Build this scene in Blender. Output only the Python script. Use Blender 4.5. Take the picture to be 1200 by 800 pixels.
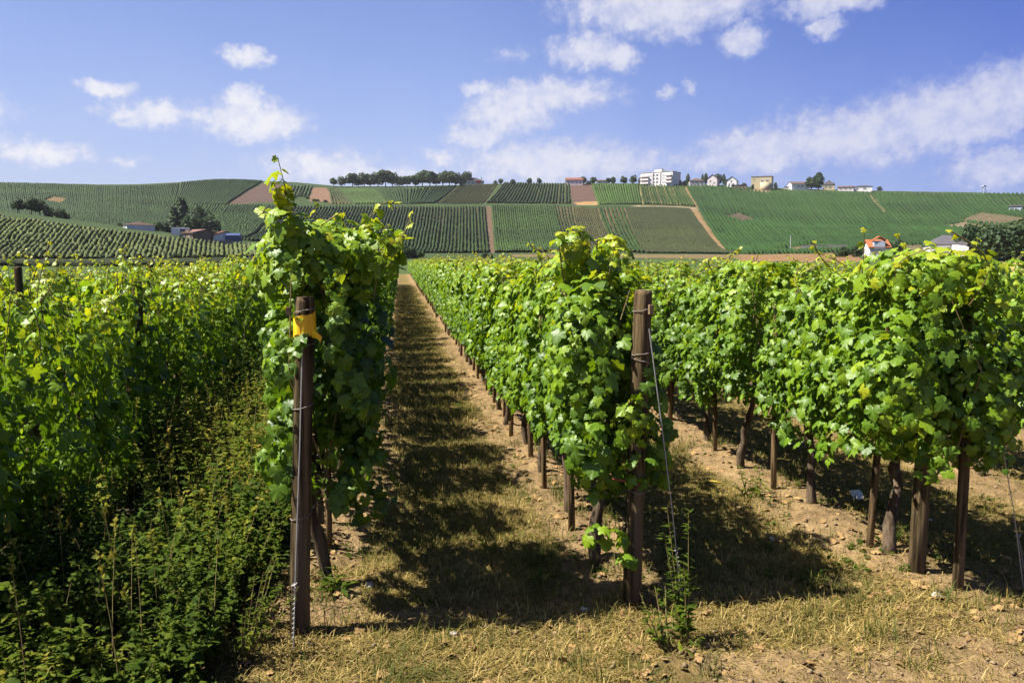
import bpy, math, random
import numpy as np
from mathutils import Vector, Matrix

for _o in list(bpy.data.objects):
    bpy.data.objects.remove(_o, do_unlink=True)
SC = bpy.context.scene
COL = SC.collection
PI = math.pi

# ------------------------------------------------------------------ camera, sky, sun, exposure
FPX = 933.0                       # focal length in photograph pixels (1200 wide)
CAM_H = 1.93
PITCH = math.atan(95.0 / FPX)
YAW = math.atan(130.0 / FPX)      # the rows run along +Y; the camera looks a little right of them
cam_d = bpy.data.cameras.new('camera')
cam_d.sensor_width = 36.0
cam_d.lens = 36.0 * FPX / 1200.0
cam_d.clip_start = 0.05
cam_d.clip_end = 20000.0
cam = bpy.data.objects.new('camera', cam_d)
COL.objects.link(cam)
cam.location = (0, 0, CAM_H)
cam.rotation_euler = (PI / 2 - PITCH, 0, -YAW)
SC.camera = cam
SUN_EL = math.radians(54)
SUN_AZ = math.radians(-88)        # compass from +Y towards +X: the sun stands to the left
sun_d = bpy.data.lights.new('sun', 'SUN')
sun_d.energy = 5.0
sun_d.angle = math.radians(0.53)
sun_d.color = (1.0, 0.945, 0.85)
sun = bpy.data.objects.new('sun', sun_d)
COL.objects.link(sun)
_sd = Vector((math.cos(SUN_EL) * math.sin(SUN_AZ), math.cos(SUN_EL) * math.cos(SUN_AZ), math.sin(SUN_EL)))
sun.rotation_euler = _sd.to_track_quat('Z', 'Y').to_euler()
SC.view_settings.view_transform = 'Standard'
SC.view_settings.look = 'None'
SC.view_settings.gamma = 1.0
SC.view_settings.exposure = 1.5
SC.view_settings.use_curve_mapping = False
SC.render.engine = 'CYCLES'
SC.cycles.max_bounces = 6
SC.cycles.diffuse_bounces = 1
SC.cycles.glossy_bounces = 2
SC.cycles.transmission_bounces = 3
SC.cycles.transparent_max_bounces = 4
SC.cycles.caustics_reflective = False
SC.cycles.caustics_refractive = False
SKY_STRENGTH = 0.0500

_cp, _sp = math.cos(PITCH), math.sin(PITCH)


def ray_px(u, v):
    """world direction seen at a pixel of the 1200x800 photograph"""
    x = (u - 600.0) / FPX
    y = -(v - 400.0) / FPX
    fwd = _cp + y * _sp            # horizontal forward
    up = -_sp + y * _cp
    c, s = math.cos(YAW), math.sin(YAW)
    return (x * c + fwd * s, -x * s + fwd * c, up)


def project(x, y, z):
    c, s = math.cos(YAW), math.sin(YAW)
    px = x * c - y * s
    f = x * s + y * c
    dz = z - CAM_H
    d = f * _cp - dz * _sp
    up = f * _sp + dz * _cp
    return 600 + FPX * px / d, 400 - FPX * up / d, d


def azel(u, v):
    x, y, z = ray_px(u, v)
    return math.degrees(math.atan2(x, y)), math.degrees(math.atan2(z, math.hypot(x, y)))


# ------------------------------------------------------------------ small node helpers
class NT:
    def __init__(self, tree):
        self.t = tree
        self.n = tree.nodes
        self.l = tree.links

    def new(self, typ, **kw):
        n = self.n.new(typ)
        for k, v in kw.items():
            setattr(n, k, v)
        return n

    def link(self, a, b):
        self.l.new(a, b)

    def put(self, v, sock):
        if isinstance(v, bpy.types.NodeSocket):
            self.l.new(v, sock)
        elif v is not None:
            sock.default_value = v

    def math(self, op, a, b=None, c=None, clamp=False):
        n = self.new('ShaderNodeMath', operation=op, use_clamp=clamp)
        self.put(a, n.inputs[0]); self.put(b, n.inputs[1])
        if c is not None:
            self.put(c, n.inputs[2])
        return n.outputs[0]

    def vmath(self, op, a, b=None):
        n = self.new('ShaderNodeVectorMath', operation=op)
        self.put(a, n.inputs[0])
        if b is not None:
            self.put(b, n.inputs[1])
        return n.outputs['Value'] if op in ('LENGTH', 'DOT_PRODUCT', 'DISTANCE') else n.outputs[0]

    def mix(self, f, a, b, typ='RGBA', blend='MIX'):
        n = self.new('ShaderNodeMix', data_type=typ)
        if typ == 'RGBA':
            n.blend_type = blend
            self.put(f, n.inputs[0]); self.put(a, n.inputs[6]); self.put(b, n.inputs[7])
            return n.outputs[2]
        self.put(f, n.inputs[0]); self.put(a, n.inputs[2]); self.put(b, n.inputs[3])
        return n.outputs[0]

    def noise(self, vec, scale, detail=4, rough=0.55, out=0):
        n = self.new('ShaderNodeTexNoise')
        if vec is not None:
            self.link(vec, n.inputs['Vector'])
        n.inputs['Scale'].default_value = scale
        n.inputs['Detail'].default_value = detail
        n.inputs['Roughness'].default_value = rough
        return n.outputs[out]

    def ramp(self, fac, stops, interp='LINEAR'):
        n = self.new('ShaderNodeValToRGB')
        n.color_ramp.interpolation = interp
        el = n.color_ramp.elements
        while len(el) < len(stops):
            el.new(0.5)
        for e, (p, c) in zip(el, stops):
            e.position = p
            e.color = (c[0], c[1], c[2], 1) if len(c) == 3 else c
        self.put(fac, n.inputs[0])
        return n.outputs[0]

    def maprange(self, v, a, b, c=0.0, d=1.0, smooth=True):
        n = self.new('ShaderNodeMapRange', interpolation_type='SMOOTHSTEP' if smooth else 'LINEAR')
        self.put(v, n.inputs[0])
        n.inputs[1].default_value = a; n.inputs[2].default_value = b
        n.inputs[3].default_value = c; n.inputs[4].default_value = d
        return n.outputs[0]

    def attr(self, name, out='Fac'):
        n = self.new('ShaderNodeAttribute', attribute_name=name)
        return n.outputs[out]


# ------------------------------------------------------------------ world: Nishita sky with fair weather clouds by direction
def build_world():
    w = bpy.data.worlds.new('World')
    SC.world = w
    w.use_nodes = True
    T = NT(w.node_tree)
    T.n.clear()
    out = T.new('ShaderNodeOutputWorld')
    bg = T.new('ShaderNodeBackground')
    bg.inputs[1].default_value = SKY_STRENGTH
    T.link(bg.outputs[0], out.inputs[0])
    sky = T.new('ShaderNodeTexSky', sky_type='NISHITA')
    sky.sun_disc = False
    sky.sun_elevation = SUN_EL
    sky.sun_rotation = SUN_AZ
    sky.altitude = 150
    sky.air_density = 1.0
    sky.dust_density = 1.2
    sky.ozone_density = 2.2
    tc = T.new('ShaderNodeTexCoord')
    sep = T.new('ShaderNodeSeparateXYZ')
    T.link(tc.outputs['Generated'], sep.inputs[0])
    X, Y, Z = sep.outputs
    az = T.math('MULTIPLY', T.math('ARCTAN2', X, Y), 180 / PI)
    hor = T.math('SQRT', T.math('ADD', T.math('MULTIPLY', X, X), T.math('MULTIPLY', Y, Y)))
    el = T.math('MULTIPLY', T.math('ARCTAN2', Z, hor), 180 / PI)
    comb = T.new('ShaderNodeCombineXYZ')
    T.link(az, comb.inputs[0]); T.link(el, comb.inputs[1])
    P = comb.outputs[0]
    # the sky is paler towards the sun on the left and a deep blue away from it
    side = T.ramp(T.maprange(az, -30.0, 45.0, 0.0, 1.0, False), [(0.0, (.86, .82, 1.04)), (0.45, (.97, .92, 1.20)), (0.70, (.66, .68, 1.08)), (1.0, (.28, .38, .92))])
    skyc = T.mix(1.0, sky.outputs[0], side, blend='MULTIPLY')
    # ragged edges: bend the coordinates with two sizes of noise
    w1 = T.vmath('SUBTRACT', T.noise(P, 0.45, 3, 0.55, 1), (0.5, 0.5, 0.5))
    w2 = T.vmath('SUBTRACT', T.noise(P, 1.7, 4, 0.6, 1), (0.5, 0.5, 0.5))
    sc1 = T.new('ShaderNodeVectorMath', operation='MULTIPLY'); T.link(w1, sc1.inputs[0]); sc1.inputs[1].default_value = (2.3, 1.5, 0)
    sc2 = T.new('ShaderNodeVectorMath', operation='MULTIPLY'); T.link(w2, sc2.inputs[0]); sc2.inputs[1].default_value = (1.1, 0.9, 0)
    Pw = T.vmath('ADD', P, T.vmath('ADD', sc1.outputs[0], sc2.outputs[0]))
    clouds = [  # u, v, half width, half height, density
        (122, 102, 34, 13, 1), (290, 66, 30, 14, 1), (182, 134, 62, 18, .85), (285, 116, 30, 20, 1), (297, 142, 76, 26, 1),
        (45, 178, 64, 17, .8), (146, 188, 26, 9, .5), (380, 194, 95, 26, .75), (470, 202, 36, 14, .6),
        (560, 103, 22, 11, .8), (640, 112, 104, 24, .95), (595, 134, 70, 34, .9), (560, 158, 50, 22, .8), (645, 192, 150, 34, .9), (520, 182, 40, 14, .6),
        (775, 6, 145, 42, 1), (690, 62, 62, 24, .95), (727, 70, 32, 21, .95), (872, 48, 34, 22, 1), (975, 2, 66, 20, 1), (966, 31, 24, 16, .9),
        (780, 106, 16, 9, .6), (812, 101, 13, 10, .75), (600, 66, 30, 9, .3),
        (830, 187, 44, 15, .75), (900, 174, 96, 36, .9), (1000, 160, 118, 44, .95), (1100, 140, 112, 46, 1), (1200, 110, 96, 46, 1), (1330, 80, 120, 46, 1),
        (1170, 196, 76, 28, .75), (1035, 185, 60, 12, .5), (1260, 190, 60, 26, .8), (700, 190, 130, 26, .72), (430, 204, 150, 20, .7), (-90, 120, 90, 30, .9), (-150, 60, 60, 20, .8), (-210, 170, 110, 30, .8),
    ]
    cov = None
    for (u, v, hw, hh, dn) in clouds:
        a0, e0 = azel(u, v)
        d = T.vmath('SUBTRACT', Pw, (a0, e0, 0))
        s = T.new('ShaderNodeVectorMath', operation='MULTIPLY')
        T.link(d, s.inputs[0])
        s.inputs[1].default_value = (16.3 / hw, 16.3 / hh, 0)
        m = T.math('MULTIPLY', T.math('SUBTRACT', 1.0, T.vmath('LENGTH', s.outputs[0])), dn)
        cov = m if cov is None else T.math('MAXIMUM', cov, m)
    fine = T.math('SUBTRACT', T.noise(P, 1.1, 6, 0.62), 0.5)
    cov = T.math('ADD', cov, T.math('MULTIPLY', fine, 0.9))
    mask = T.maprange(cov, -0.03, 0.52)
    # thin veil that thickens to the horizon
    veil = T.math('MULTIPLY', T.maprange(el, 19.0, 2.0), T.maprange(T.noise(P, 0.16, 4, 0.6), 0.25, 0.75, 0.45, 1.0))
    leftw = T.maprange(az, 30.0, -25.0, 0.45, 1.0, False)
    low = T.math('MULTIPLY', T.maprange(el, 9.0, 4.0), T.maprange(T.math('ABSOLUTE', T.math('ADD', az, -4.0)), 24.0, 4.0, 0.0, 0.5))
    veil = T.math('ADD', T.math('MULTIPLY', T.math('MULTIPLY', veil, leftw), 0.62), T.math('MULTIPLY', low, T.maprange(T.noise(P, 0.3, 4), 0.3, 0.7)), clamp=True)
    hazec = (3.7, 4.2, 6.0, 1)
    c1 = T.mix(veil, skyc, hazec)
    shade = T.maprange(T.math('ADD', cov, T.math('MULTIPLY', T.math('SUBTRACT', T.noise(P, 0.9, 3), 0.5), 0.8)), 0.1, 0.75)
    cloudb = T.mix(T.maprange(az, -10.0, 35.0, 0.0, 1.0, False), (4.6, 4.9, 6.2, 1), (2.9, 3.3, 5.4, 1))
    cloudt = T.mix(T.maprange(az, -10.0, 35.0, 0.0, 1.0, False), (6.2, 6.2, 6.6, 1), (4.6, 4.8, 6.0, 1))
    cloudc = T.mix(shade, cloudb, cloudt)
    thin = T.maprange(T.noise(P, 0.75, 5, 0.6), 0.32, 0.62, 0.62, 0.97)
    c2 = T.mix(T.math('MULTIPLY', mask, thin), c1, cloudc)
    T.link(c2, bg.inputs[0])


build_world()


# ------------------------------------------------------------------ object helpers
def tag(o, label=None, cat=None, group=None, kind=None):
    if label: o['label'] = label
    if cat: o['category'] = cat
    if group: o['group'] = group
    if kind: o['kind'] = kind
    return o


def empty(name, loc=(0, 0, 0), rz=0.0, label=None, cat=None, group=None):
    o = bpy.data.objects.new(name, None)
    o.empty_display_size = 0.2
    COL.objects.link(o)
    o.location = loc
    o.rotation_euler = (0, 0, rz)
    return tag(o, label, cat, group)


def add_obj(name, me, parent=None):
    o = bpy.data.objects.new(name, me)
    COL.objects.link(o)
    if parent is not None:
        o.parent = parent
    return o


def np_mesh(name, V, faces, mat=None, attrs=None, smooth=False):
    """V (n,3); faces: list of (m,k) int arrays; attrs: name -> (n,) or (n,3)/(n,4) point data"""
    me = bpy.data.meshes.new(name)
    V = np.asarray(V, dtype=np.float32)
    me.vertices.add(len(V))
    me.vertices.foreach_set('co', V.ravel())
    tot = [np.full(len(f), f.shape[1], dtype=np.int32) for f in faces if len(f)]
    idx = [np.asarray(f, dtype=np.int32).ravel() for f in faces if len(f)]
    tot = np.concatenate(tot); idx = np.concatenate(idx)
    me.loops.add(len(idx))
    me.loops.foreach_set('vertex_index', idx)
    me.polygons.add(len(tot))
    st = np.zeros(len(tot), dtype=np.int32)
    st[1:] = np.cumsum(tot)[:-1]
    me.polygons.foreach_set('loop_start', st)
    me.polygons.foreach_set('loop_total', tot)
    me.update(calc_edges=True)
    me.validate()
    if smooth:
        me.polygons.foreach_set('use_smooth', np.ones(len(tot), dtype=bool))
    for k, a in (attrs or {}).items():
        a = np.asarray(a, dtype=np.float32)
        if a.ndim == 1:
            at = me.attributes.new(k, 'FLOAT', 'POINT'); at.data.foreach_set('value', a)
        elif a.shape[1] == 3:
            at = me.attributes.new(k, 'FLOAT_VECTOR', 'POINT'); at.data.foreach_set('vector', a.ravel())
        else:
            at = me.attributes.new(k, 'FLOAT_COLOR', 'POINT'); at.data.foreach_set('color', a.ravel())
    if mat:
        me.materials.append(mat)
    return me


class MB:
    """collects boxes, tubes and polygons into one mesh"""
    def __init__(self):
        self.v = []; self.f = []

    def add(self, vs, fs):
        b = len(self.v)
        self.v += [tuple(p) for p in vs]
        self.f += [tuple(i + b for i in f) for f in fs]
        return self

    def box(self, c, s, rz=0.0):
        cx, cy, cz = c; hx, hy, hz = s[0] / 2, s[1] / 2, s[2] / 2
        co, si = math.cos(rz), math.sin(rz)
        vs = []
        for z in (-hz, hz):
            for x, y in ((-hx, -hy), (hx, -hy), (hx, hy), (-hx, hy)):
                vs.append((cx + x * co - y * si, cy + x * si + y * co, cz + z))
        return self.add(vs, [(0, 3, 2, 1), (4, 5, 6, 7), (0, 1, 5, 4), (1, 2, 6, 5), (2, 3, 7, 6), (3, 0, 4, 7)])

    def tube(self, pts, rad, seg=8, cap=True, rng=None, jit=0.0):
        pts = [Vector(p) for p in pts]
        n = len(pts)
        if not hasattr(rad, '__len__'):
            rad = [rad] * n
        vs = []
        ref = Vector((0.13, 0.99, 0.05))
        for i, p in enumerate(pts):
            t = (pts[min(i + 1, n - 1)] - pts[max(i - 1, 0)]).normalized()
            a = t.cross(ref)
            if a.length < 1e-3:
                a = t.cross(Vector((1, 0, 0)))
            a.normalize()
            b = t.cross(a)
            for k in range(seg):
                an = 2 * PI * k / seg
                r = rad[i] * (1 + (rng.uniform(-jit, jit) if rng else 0))
                vs.append(p + (a * math.cos(an) + b * math.sin(an)) * r)
        fs = []
        for i in range(n - 1):
            for k in range(seg):
                k2 = (k + 1) % seg
                fs.append((i * seg + k, i * seg + k2, (i + 1) * seg + k2, (i + 1) * seg + k))
        if cap:
            fs.append(tuple(range(seg))[::-1])
            fs.append(tuple((n - 1) * seg + k for k in range(seg)))
        return self.add(vs, fs)

    def mesh(self, name, mat, smooth=False):
        me = bpy.data.meshes.new(name)
        me.from_pydata(self.v, [], self.f)
        me.update()
        if smooth:
            me.polygons.foreach_set('use_smooth', [True] * len(me.polygons))
        if mat:
            me.materials.append(mat)
        return me

    def build(self, name, mat, parent=None, smooth=False):
        return add_obj(name, self.mesh(name, mat, smooth), parent)


def copy_tree(o, parent=None):
    c = o.copy()
    COL.objects.link(c)
    if parent is not None:
        c.parent = parent
    for ch in list(o.children):
        copy_tree(ch, c)
    return c


# ------------------------------------------------------------------ noise in numpy
def _hash(ix, iy, seed):
    h = (ix.astype(np.int64) * 374761393 + iy.astype(np.int64) * 668265263 + seed * 1442695041) & 0xffffffff
    h = ((h ^ (h >> 13)) * 1274126177) & 0xffffffff
    return ((h ^ (h >> 16)) & 0xffff) / 65535.0


def vnoise(x, y, seed=0):
    x = np.asarray(x, dtype=np.float64); y = np.asarray(y, dtype=np.float64)
    ix = np.floor(x); iy = np.floor(y)
    fx = x - ix; fy = y - iy
    fx = fx * fx * (3 - 2 * fx); fy = fy * fy * (3 - 2 * fy)
    a = _hash(ix, iy, seed); b = _hash(ix + 1, iy, seed); c = _hash(ix, iy + 1, seed); d = _hash(ix + 1, iy + 1, seed)
    return (a * (1 - fx) + b * fx) * (1 - fy) + (c * (1 - fx) + d * fx) * fy


def fbm(x, y, seed=0, oct=4):
    s = 0; a = 0.5; t = 0
    for i in range(oct):
        s = s + a * vnoise(x * 2 ** i, y * 2 ** i, seed + i * 17)
        t += a; a *= 0.5
    return s / t


# ------------------------------------------------------------------ materials
def mat_new(name):
    m = bpy.data.materials.new(name)
    m.use_nodes = True
    T = NT(m.node_tree)
    T.n.clear()
    out = T.new('ShaderNodeOutputMaterial')
    return m, T, out


def principled(T, out, base, rough=0.8, spec=0.3, normal=None, metal=0.0):
    p = T.new('ShaderNodeBsdfPrincipled')
    T.put(base, p.inputs['Base Color'])
    T.put(rough, p.inputs['Roughness'])
    p.inputs['Specular IOR Level'].default_value = spec
    p.inputs['Metallic'].default_value = metal
    if normal is not None:
        T.link(normal, p.inputs['Normal'])
    if out is not None:
        T.link(p.outputs[0], out.inputs[0])
    return p


def bump(T, h, strength, dist=0.02):
    b = T.new('ShaderNodeBump')
    b.inputs['Strength'].default_value = strength
    b.inputs['Distance'].default_value = dist
    T.link(h, b.inputs['Height'])
    return b.outputs[0]


def objcoord(T):
    return T.new('ShaderNodeTexCoord').outputs['Object']


def worldpos(T):
    return T.new('ShaderNodeNewGeometry').outputs['Position']


def mat_leaf(name, stops, tstops, trans=0.35, veins=True, rough=0.44, spec=0.32):
    m, T, out = mat_new(name)
    tint = T.attr('tint')
    oi = T.new('ShaderNodeObjectInfo')
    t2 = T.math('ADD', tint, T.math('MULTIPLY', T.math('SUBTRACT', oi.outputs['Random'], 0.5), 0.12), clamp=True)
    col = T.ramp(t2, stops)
    tcol = T.ramp(t2, tstops)
    geo = T.new('ShaderNodeNewGeometry')
    n1 = T.noise(objcoord(T), 24.0, 3)
    col = T.mix(T.maprange(n1, 0.3, 0.7, 0.0, 0.35), col, T.mix(1.0, col, (0.62, 0.68, 0.55, 1), blend='MULTIPLY'))
    if veins:
        luv = T.attr('luv', 'Vector')
        sp = T.new('ShaderNodeSeparateXYZ'); T.link(luv, sp.inputs[0])
        ax = T.math('ABSOLUTE', sp.outputs[0])
        ly = T.math('SUBTRACT', sp.outputs[1], 0.02)
        mid = T.maprange(ax, 0.0, 0.035, 1.0, 0.0)
        # side veins leave the leaf stalk in two rays each side
        d1 = T.math('ABSOLUTE', T.math('SUBTRACT', T.math('MULTIPLY', ax, 0.62), T.math('MULTIPLY', ly, 0.78)))
        d2 = T.math('ABSOLUTE', T.math('ADD', T.math('MULTIPLY', ax, 0.35), T.math('MULTIPLY', ly, 0.93)))
        v = T.math('MAXIMUM', mid, T.math('MAXIMUM', T.maprange(d1, 0.0, 0.03, 0.8, 0.0), T.maprange(d2, 0.0, 0.03, 0.6, 0.0)))
        col = T.mix(T.math('MULTIPLY', v, 0.38), col, (0.20, 0.30, 0.06, 1))
    # paler, duller underside
    col = T.mix(T.math('MULTIPLY', geo.outputs['Backfacing'], 0.45), col, (0.105, 0.165, 0.035, 1))
    p = principled(T, None, col, rough, spec)
    tr = T.new('ShaderNodeBsdfTranslucent')
    T.link(tcol, tr.inputs[0])
    mx = T.new('ShaderNodeMixShader')
    mx.inputs[0].default_value = trans
    T.link(p.outputs[0], mx.inputs[1]); T.link(tr.outputs[0], mx.inputs[2])
    T.link(mx.outputs[0], out.inputs[0])
    return m


def mat_noise(name, c1, c2, scale=8.0, rough=0.85, spec=0.2, bstr=0.3, bdist=0.01, stretch=None, detail=5, lo=0.3, hi=0.7, c3=None):
    m, T, out = mat_new(name)
    co = objcoord(T)
    if stretch:
        mp = T.new('ShaderNodeMapping'); T.link(co, mp.inputs[0]); mp.inputs['Scale'].default_value = stretch
        co = mp.outputs[0]
    n = T.noise(co, scale, detail, 0.6)
    f = T.maprange(n, lo, hi)
    col = T.mix(f, (*c1, 1), (*c2, 1))
    if c3:
        n2 = T.noise(co, scale * 0.23, 3)
        col = T.mix(T.maprange(n2, 0.5, 0.75), col, (*c3, 1))
    principled(T, out, col, rough, spec, bump(T, n, bstr, bdist) if bstr else None)
    return m


M = {}
M['vine'] = mat_leaf('vine_leaf',
                     [(0.0, (0.026, 0.062, 0.006)), (0.35, (0.096, 0.182, 0.009)), (0.7, (0.21, 0.315, 0.014)), (1.0, (0.36, 0.36, 0.018))],
                     [(0.0, (0.06, 0.15, 0.004)), (0.5, (0.24, 0.38, 0.008)), (1.0, (0.66, 0.62, 0.015))], 0.36)
M['far_vine'] = mat_leaf('far_vine_leaf',
                         [(0.0, (0.026, 0.062, 0.006)), (0.35, (0.096, 0.182, 0.009)), (0.7, (0.21, 0.315, 0.014)), (1.0, (0.36, 0.36, 0.018))],
                         [(0.0, (0.06, 0.15, 0.006)), (0.5, (0.20, 0.36, 0.012)), (1.0, (0.55, 0.60, 0.03))], 0.34, veins=False)
M['weed'] = mat_leaf('weed_leaf',
                     [(0.0, (0.022, 0.044, 0.005)), (0.5, (0.062, 0.095, 0.008)), (0.85, (0.16, 0.165, 0.014)), (1.0, (0.27, 0.18, 0.03))],
                     [(0.0, (0.06, 0.12, 0.012)), (0.5, (0.14, 0.22, 0.02)), (1.0, (0.38, 0.34, 0.05))], 0.3, veins=False, rough=0.7, spec=0.08)
M['grass'] = mat_leaf('grass_blade',
                      [(0.0, (0.050, 0.072, 0.012)), (0.4, (0.125, 0.110, 0.024)), (0.7, (0.25, 0.175, 0.048)), (1.0, (0.44, 0.32, 0.12))],
                      [(0.0, (0.07, 0.11, 0.015)), (0.5, (0.20, 0.17, 0.03)), (1.0, (0.40, 0.30, 0.1))], 0.22, veins=False, rough=0.7, spec=0.15)
M['tree'] = mat_leaf('tree_leaf',
                     [(0.0, (0.012, 0.026, 0.010)), (0.5, (0.026, 0.052, 0.015)), (1.0, (0.055, 0.085, 0.022))],
                     [(0.0, (0.02, 0.04, 0.008)), (1.0, (0.06, 0.11, 0.015))], 0.2, veins=False, rough=0.6, spec=0.2)
M['bark'] = mat_noise('vine_bark', (0.035, 0.024, 0.016), (0.13, 0.095, 0.062), 30, 0.95, 0.1, 0.9, 0.01, (1, 1, 0.18))
M['cane'] = mat_noise('vine_cane', (0.10, 0.06, 0.025), (0.16, 0.14, 0.045), 14, 0.7, 0.3, 0.2, 0.003)
M['post'] = mat_noise('post_wood', (0.012, 0.009, 0.005), (0.145, 0.104, 0.054), 26, 0.95, 0.04, 1.0, 0.014, (1, 1, 0.055), c3=(0.085, 0.066, 0.05))
M['stake'] = mat_noise('stake_wood', (0.022, 0.015, 0.008), (0.20, 0.135, 0.07), 30, 0.95, 0.04, 1.0, 0.01, (1, 1, 0.08))
M['cut'] = mat_noise('cut_wood', (0.13, 0.085, 0.05), (0.24, 0.17, 0.10), 40, 0.9, 0.1, 0.4, 0.004)
M['tape'] = mat_noise('yellow_tape', (0.68, 0.37, 0.006), (0.84, 0.50, 0.012), 18, 0.5, 0.4, 0.4, 0.004)
M['bark_tree'] = mat_noise('tree_bark', (0.03, 0.022, 0.016), (0.09, 0.07, 0.05), 6, 0.95, 0.1, 0.5, 0.05)


def mat_wire():
    m, T, out = mat_new('galvanised_wire')
    n = T.noise(objcoord(T), 60, 3)
    principled(T, out, T.mix(n, (0.22, 0.21, 0.20, 1), (0.42, 0.41, 0.40, 1)), 0.6, 0.4, metal=0.5)
    return m


M['wire'] = mat_wire()
M['old_wire'] = mat_noise('rusty_wire', (.10, .075, .06), (.26, .22, .19), 60, .6, .4, .1, .001)
M['tie'] = mat_noise('red_tie', (0.16, 0.03, 0.02), (0.25, 0.06, 0.03), 30, 0.7, 0.2, 0.2, 0.002)
M['plastic'] = mat_noise('white_plastic', (0.50, 0.50, 0.48), (0.72, 0.72, 0.72), 30, 0.5, 0.4, 0.4, 0.004)
M['dead_leaf'] = mat_noise('yellow_leaf', (0.48, 0.30, 0.03), (0.62, 0.42, 0.06), 20, 0.6, 0.3, 0.2, 0.003)
M['stone'] = mat_noise('pale_stone', (0.28, 0.25, 0.21), (0.50, 0.46, 0.40), 24, 0.9, 0.2, 0.5, 0.01)

# ------------------------------------------------------------------ terrain height field: profiles along the view azimuths
UST = [-400, 0, 85, 152, 203, 250, 300, 400, 480, 570, 650, 700, 750, 810, 866, 950, 1050, 1150, 1200, 1600]
PROF = [  # (distance, rows of the photograph at which the ground lies there)
    (165, [300, 300, 300, 300, 300, 300, 300.5, 301, 302, 302, 302, 302, 302, 302, 302, 302, 302, 302, 302, 302]),
    (235, [246, 248.6, 259, 267, 273, 281, 283, 293, 297, 297, 297, 297, 297, 297, 298, 298, 299, 300, 300, 300]),
    (262, [243, 247, 258, 266, 273, 281.5, 284, 292, 292, 292, 292, 292, 292, 294, 297, 296, 297, 298, 298, 298]),
    (300, [252, 256, 265, 271, 277, 280, 280, 280, 279, 279, 279, 279, 280, 283, 291, 289, 291, 292, 291, 291]),
    (370, [243, 246, 250, 256, 261, 262, 260, 260, 260, 260, 260, 260, 260, 262, 272, 275, 276, 277, 275, 275]),
    (450, [236, 237, 239, 243, 244, 243, 241, 241, 241, 241, 241, 241, 241, 243, 253, 260, 263, 264, 262, 262]),
    (480, [231, 233, 234, 236, 236, 234, 233, 236, 237, 236.5, 236.5, 236.5, 236.5, 237, 245, 251, 255, 256, 255, 255]),
    (540, [222, 224, 224, 225, 225, 220, 221, 226, 226, 225, 225, 225, 225, 226, 230, 236, 240, 242, 243, 243]),
    (610, [212, 213.5, 215.5, 216.5, 214.5, 210.5, 211.5, 218, 218, 215.5, 215, 215, 215, 215.5, 218.5, 222, 224, 226, 228, 232]),
    (660, [214, 216, 218, 219, 218, 216, 216, 221, 220, 218, 217, 217, 217, 218, 221, 225, 227, 229, 231, 235]),
    (900, [250, 250, 250, 250, 250, 250, 250, 250, 250, 250, 250, 250, 250, 250, 250, 250, 250, 250, 250, 250]),
]
R_T = np.linspace(0, 1000, 1001)
PHI_T = np.linspace(-math.radians(62), math.radians(62), 620)


def _build_table():
    uu = 600 + FPX * np.tan(np.clip(PHI_T, -0.83, 0.83)) / _cp
    cosphi = np.cos(np.clip(PHI_T, -0.83, 0.83))
    rows_r = [0, 118, 140]
    zz = [np.zeros_like(PHI_T)] * 3
    for r, vs in PROF:
        v = np.interp(uu, UST, vs)
        k = (400 - v) / FPX
        dz = r * cosphi * (k * _cp - _sp) / (_cp + k * _sp)
        rows_r.append(r); zz.append(np.maximum(CAM_H + dz, 0.0))
    rows_r = np.array(rows_r, dtype=float); zz = np.array(zz)
    # monotone-ish cubic (Catmull-Rom slopes limited) in r for every azimuth
    tab = np.zeros((len(PHI_T), len(R_T)))
    h = np.diff(rows_r)[:, None]
    d = np.diff(zz, axis=0) / h
    m = np.zeros_like(zz)
    same = (d[:-1] * d[1:]) > 0
    m[1:-1] = np.where(same, 2 * d[:-1] * d[1:] / (d[:-1] + d[1:] + 1e-12), 0)
    m[-1] = 0
    for j, r in enumerate(R_T):
        i = min(max(np.searchsorted(rows_r, r, side='right') - 1, 0), len(rows_r) - 2)
        t = min(max((r - rows_r[i]) / (rows_r[i + 1] - rows_r[i]), 0), 1)
        H = rows_r[i + 1] - rows_r[i]
        tab[:, j] = ((2 * t**3 - 3 * t**2 + 1) * zz[i] + (t**3 - 2 * t**2 + t) * H * m[i]
                     + (-2 * t**3 + 3 * t**2) * zz[i + 1] + (t**3 - t**2) * H * m[i + 1])
    ker = np.exp(-0.5 * (np.arange(-14, 15) / 5.0) ** 2); ker /= ker.sum()
    pad = np.pad(tab, ((14, 14), (0, 0)), mode='edge')
    tab = sum(ker[k] * pad[k:k + len(PHI_T)] for k in range(29))
    return tab


Z_T = _build_table()


def hgt(x, y):
    x = np.asarray(x, dtype=np.float64); y = np.asarray(y, dtype=np.float64)
    r = np.hypot(x, y)
    phi = np.arctan2(x, y) - YAW
    phi = (phi + PI) % (2 * PI) - PI
    back = np.clip((np.abs(phi) - 1.0) / 0.5, 0, 1)
    fi = np.clip((phi - PHI_T[0]) / (PHI_T[1] - PHI_T[0]), 0, len(PHI_T) - 1.001)
    fj = np.clip(r, 0, 999.0)
    i = fi.astype(int); j = fj.astype(int)
    a = fi - i; b = fj - j
    z = (Z_T[i, j] * (1 - a) + Z_T[i + 1, j] * a) * (1 - b) + (Z_T[i, j + 1] * (1 - a) + Z_T[i + 1, j + 1] * a) * b
    und = (fbm(x / 38.0, y / 38.0, 5, 3) - 0.5) * 1.6 * np.clip((r - 190) / 120, 0, 1)
    return (z + und) * (1 - back)


def h1(x, y):
    return float(hgt(np.array([x]), np.array([y]))[0])


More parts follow.
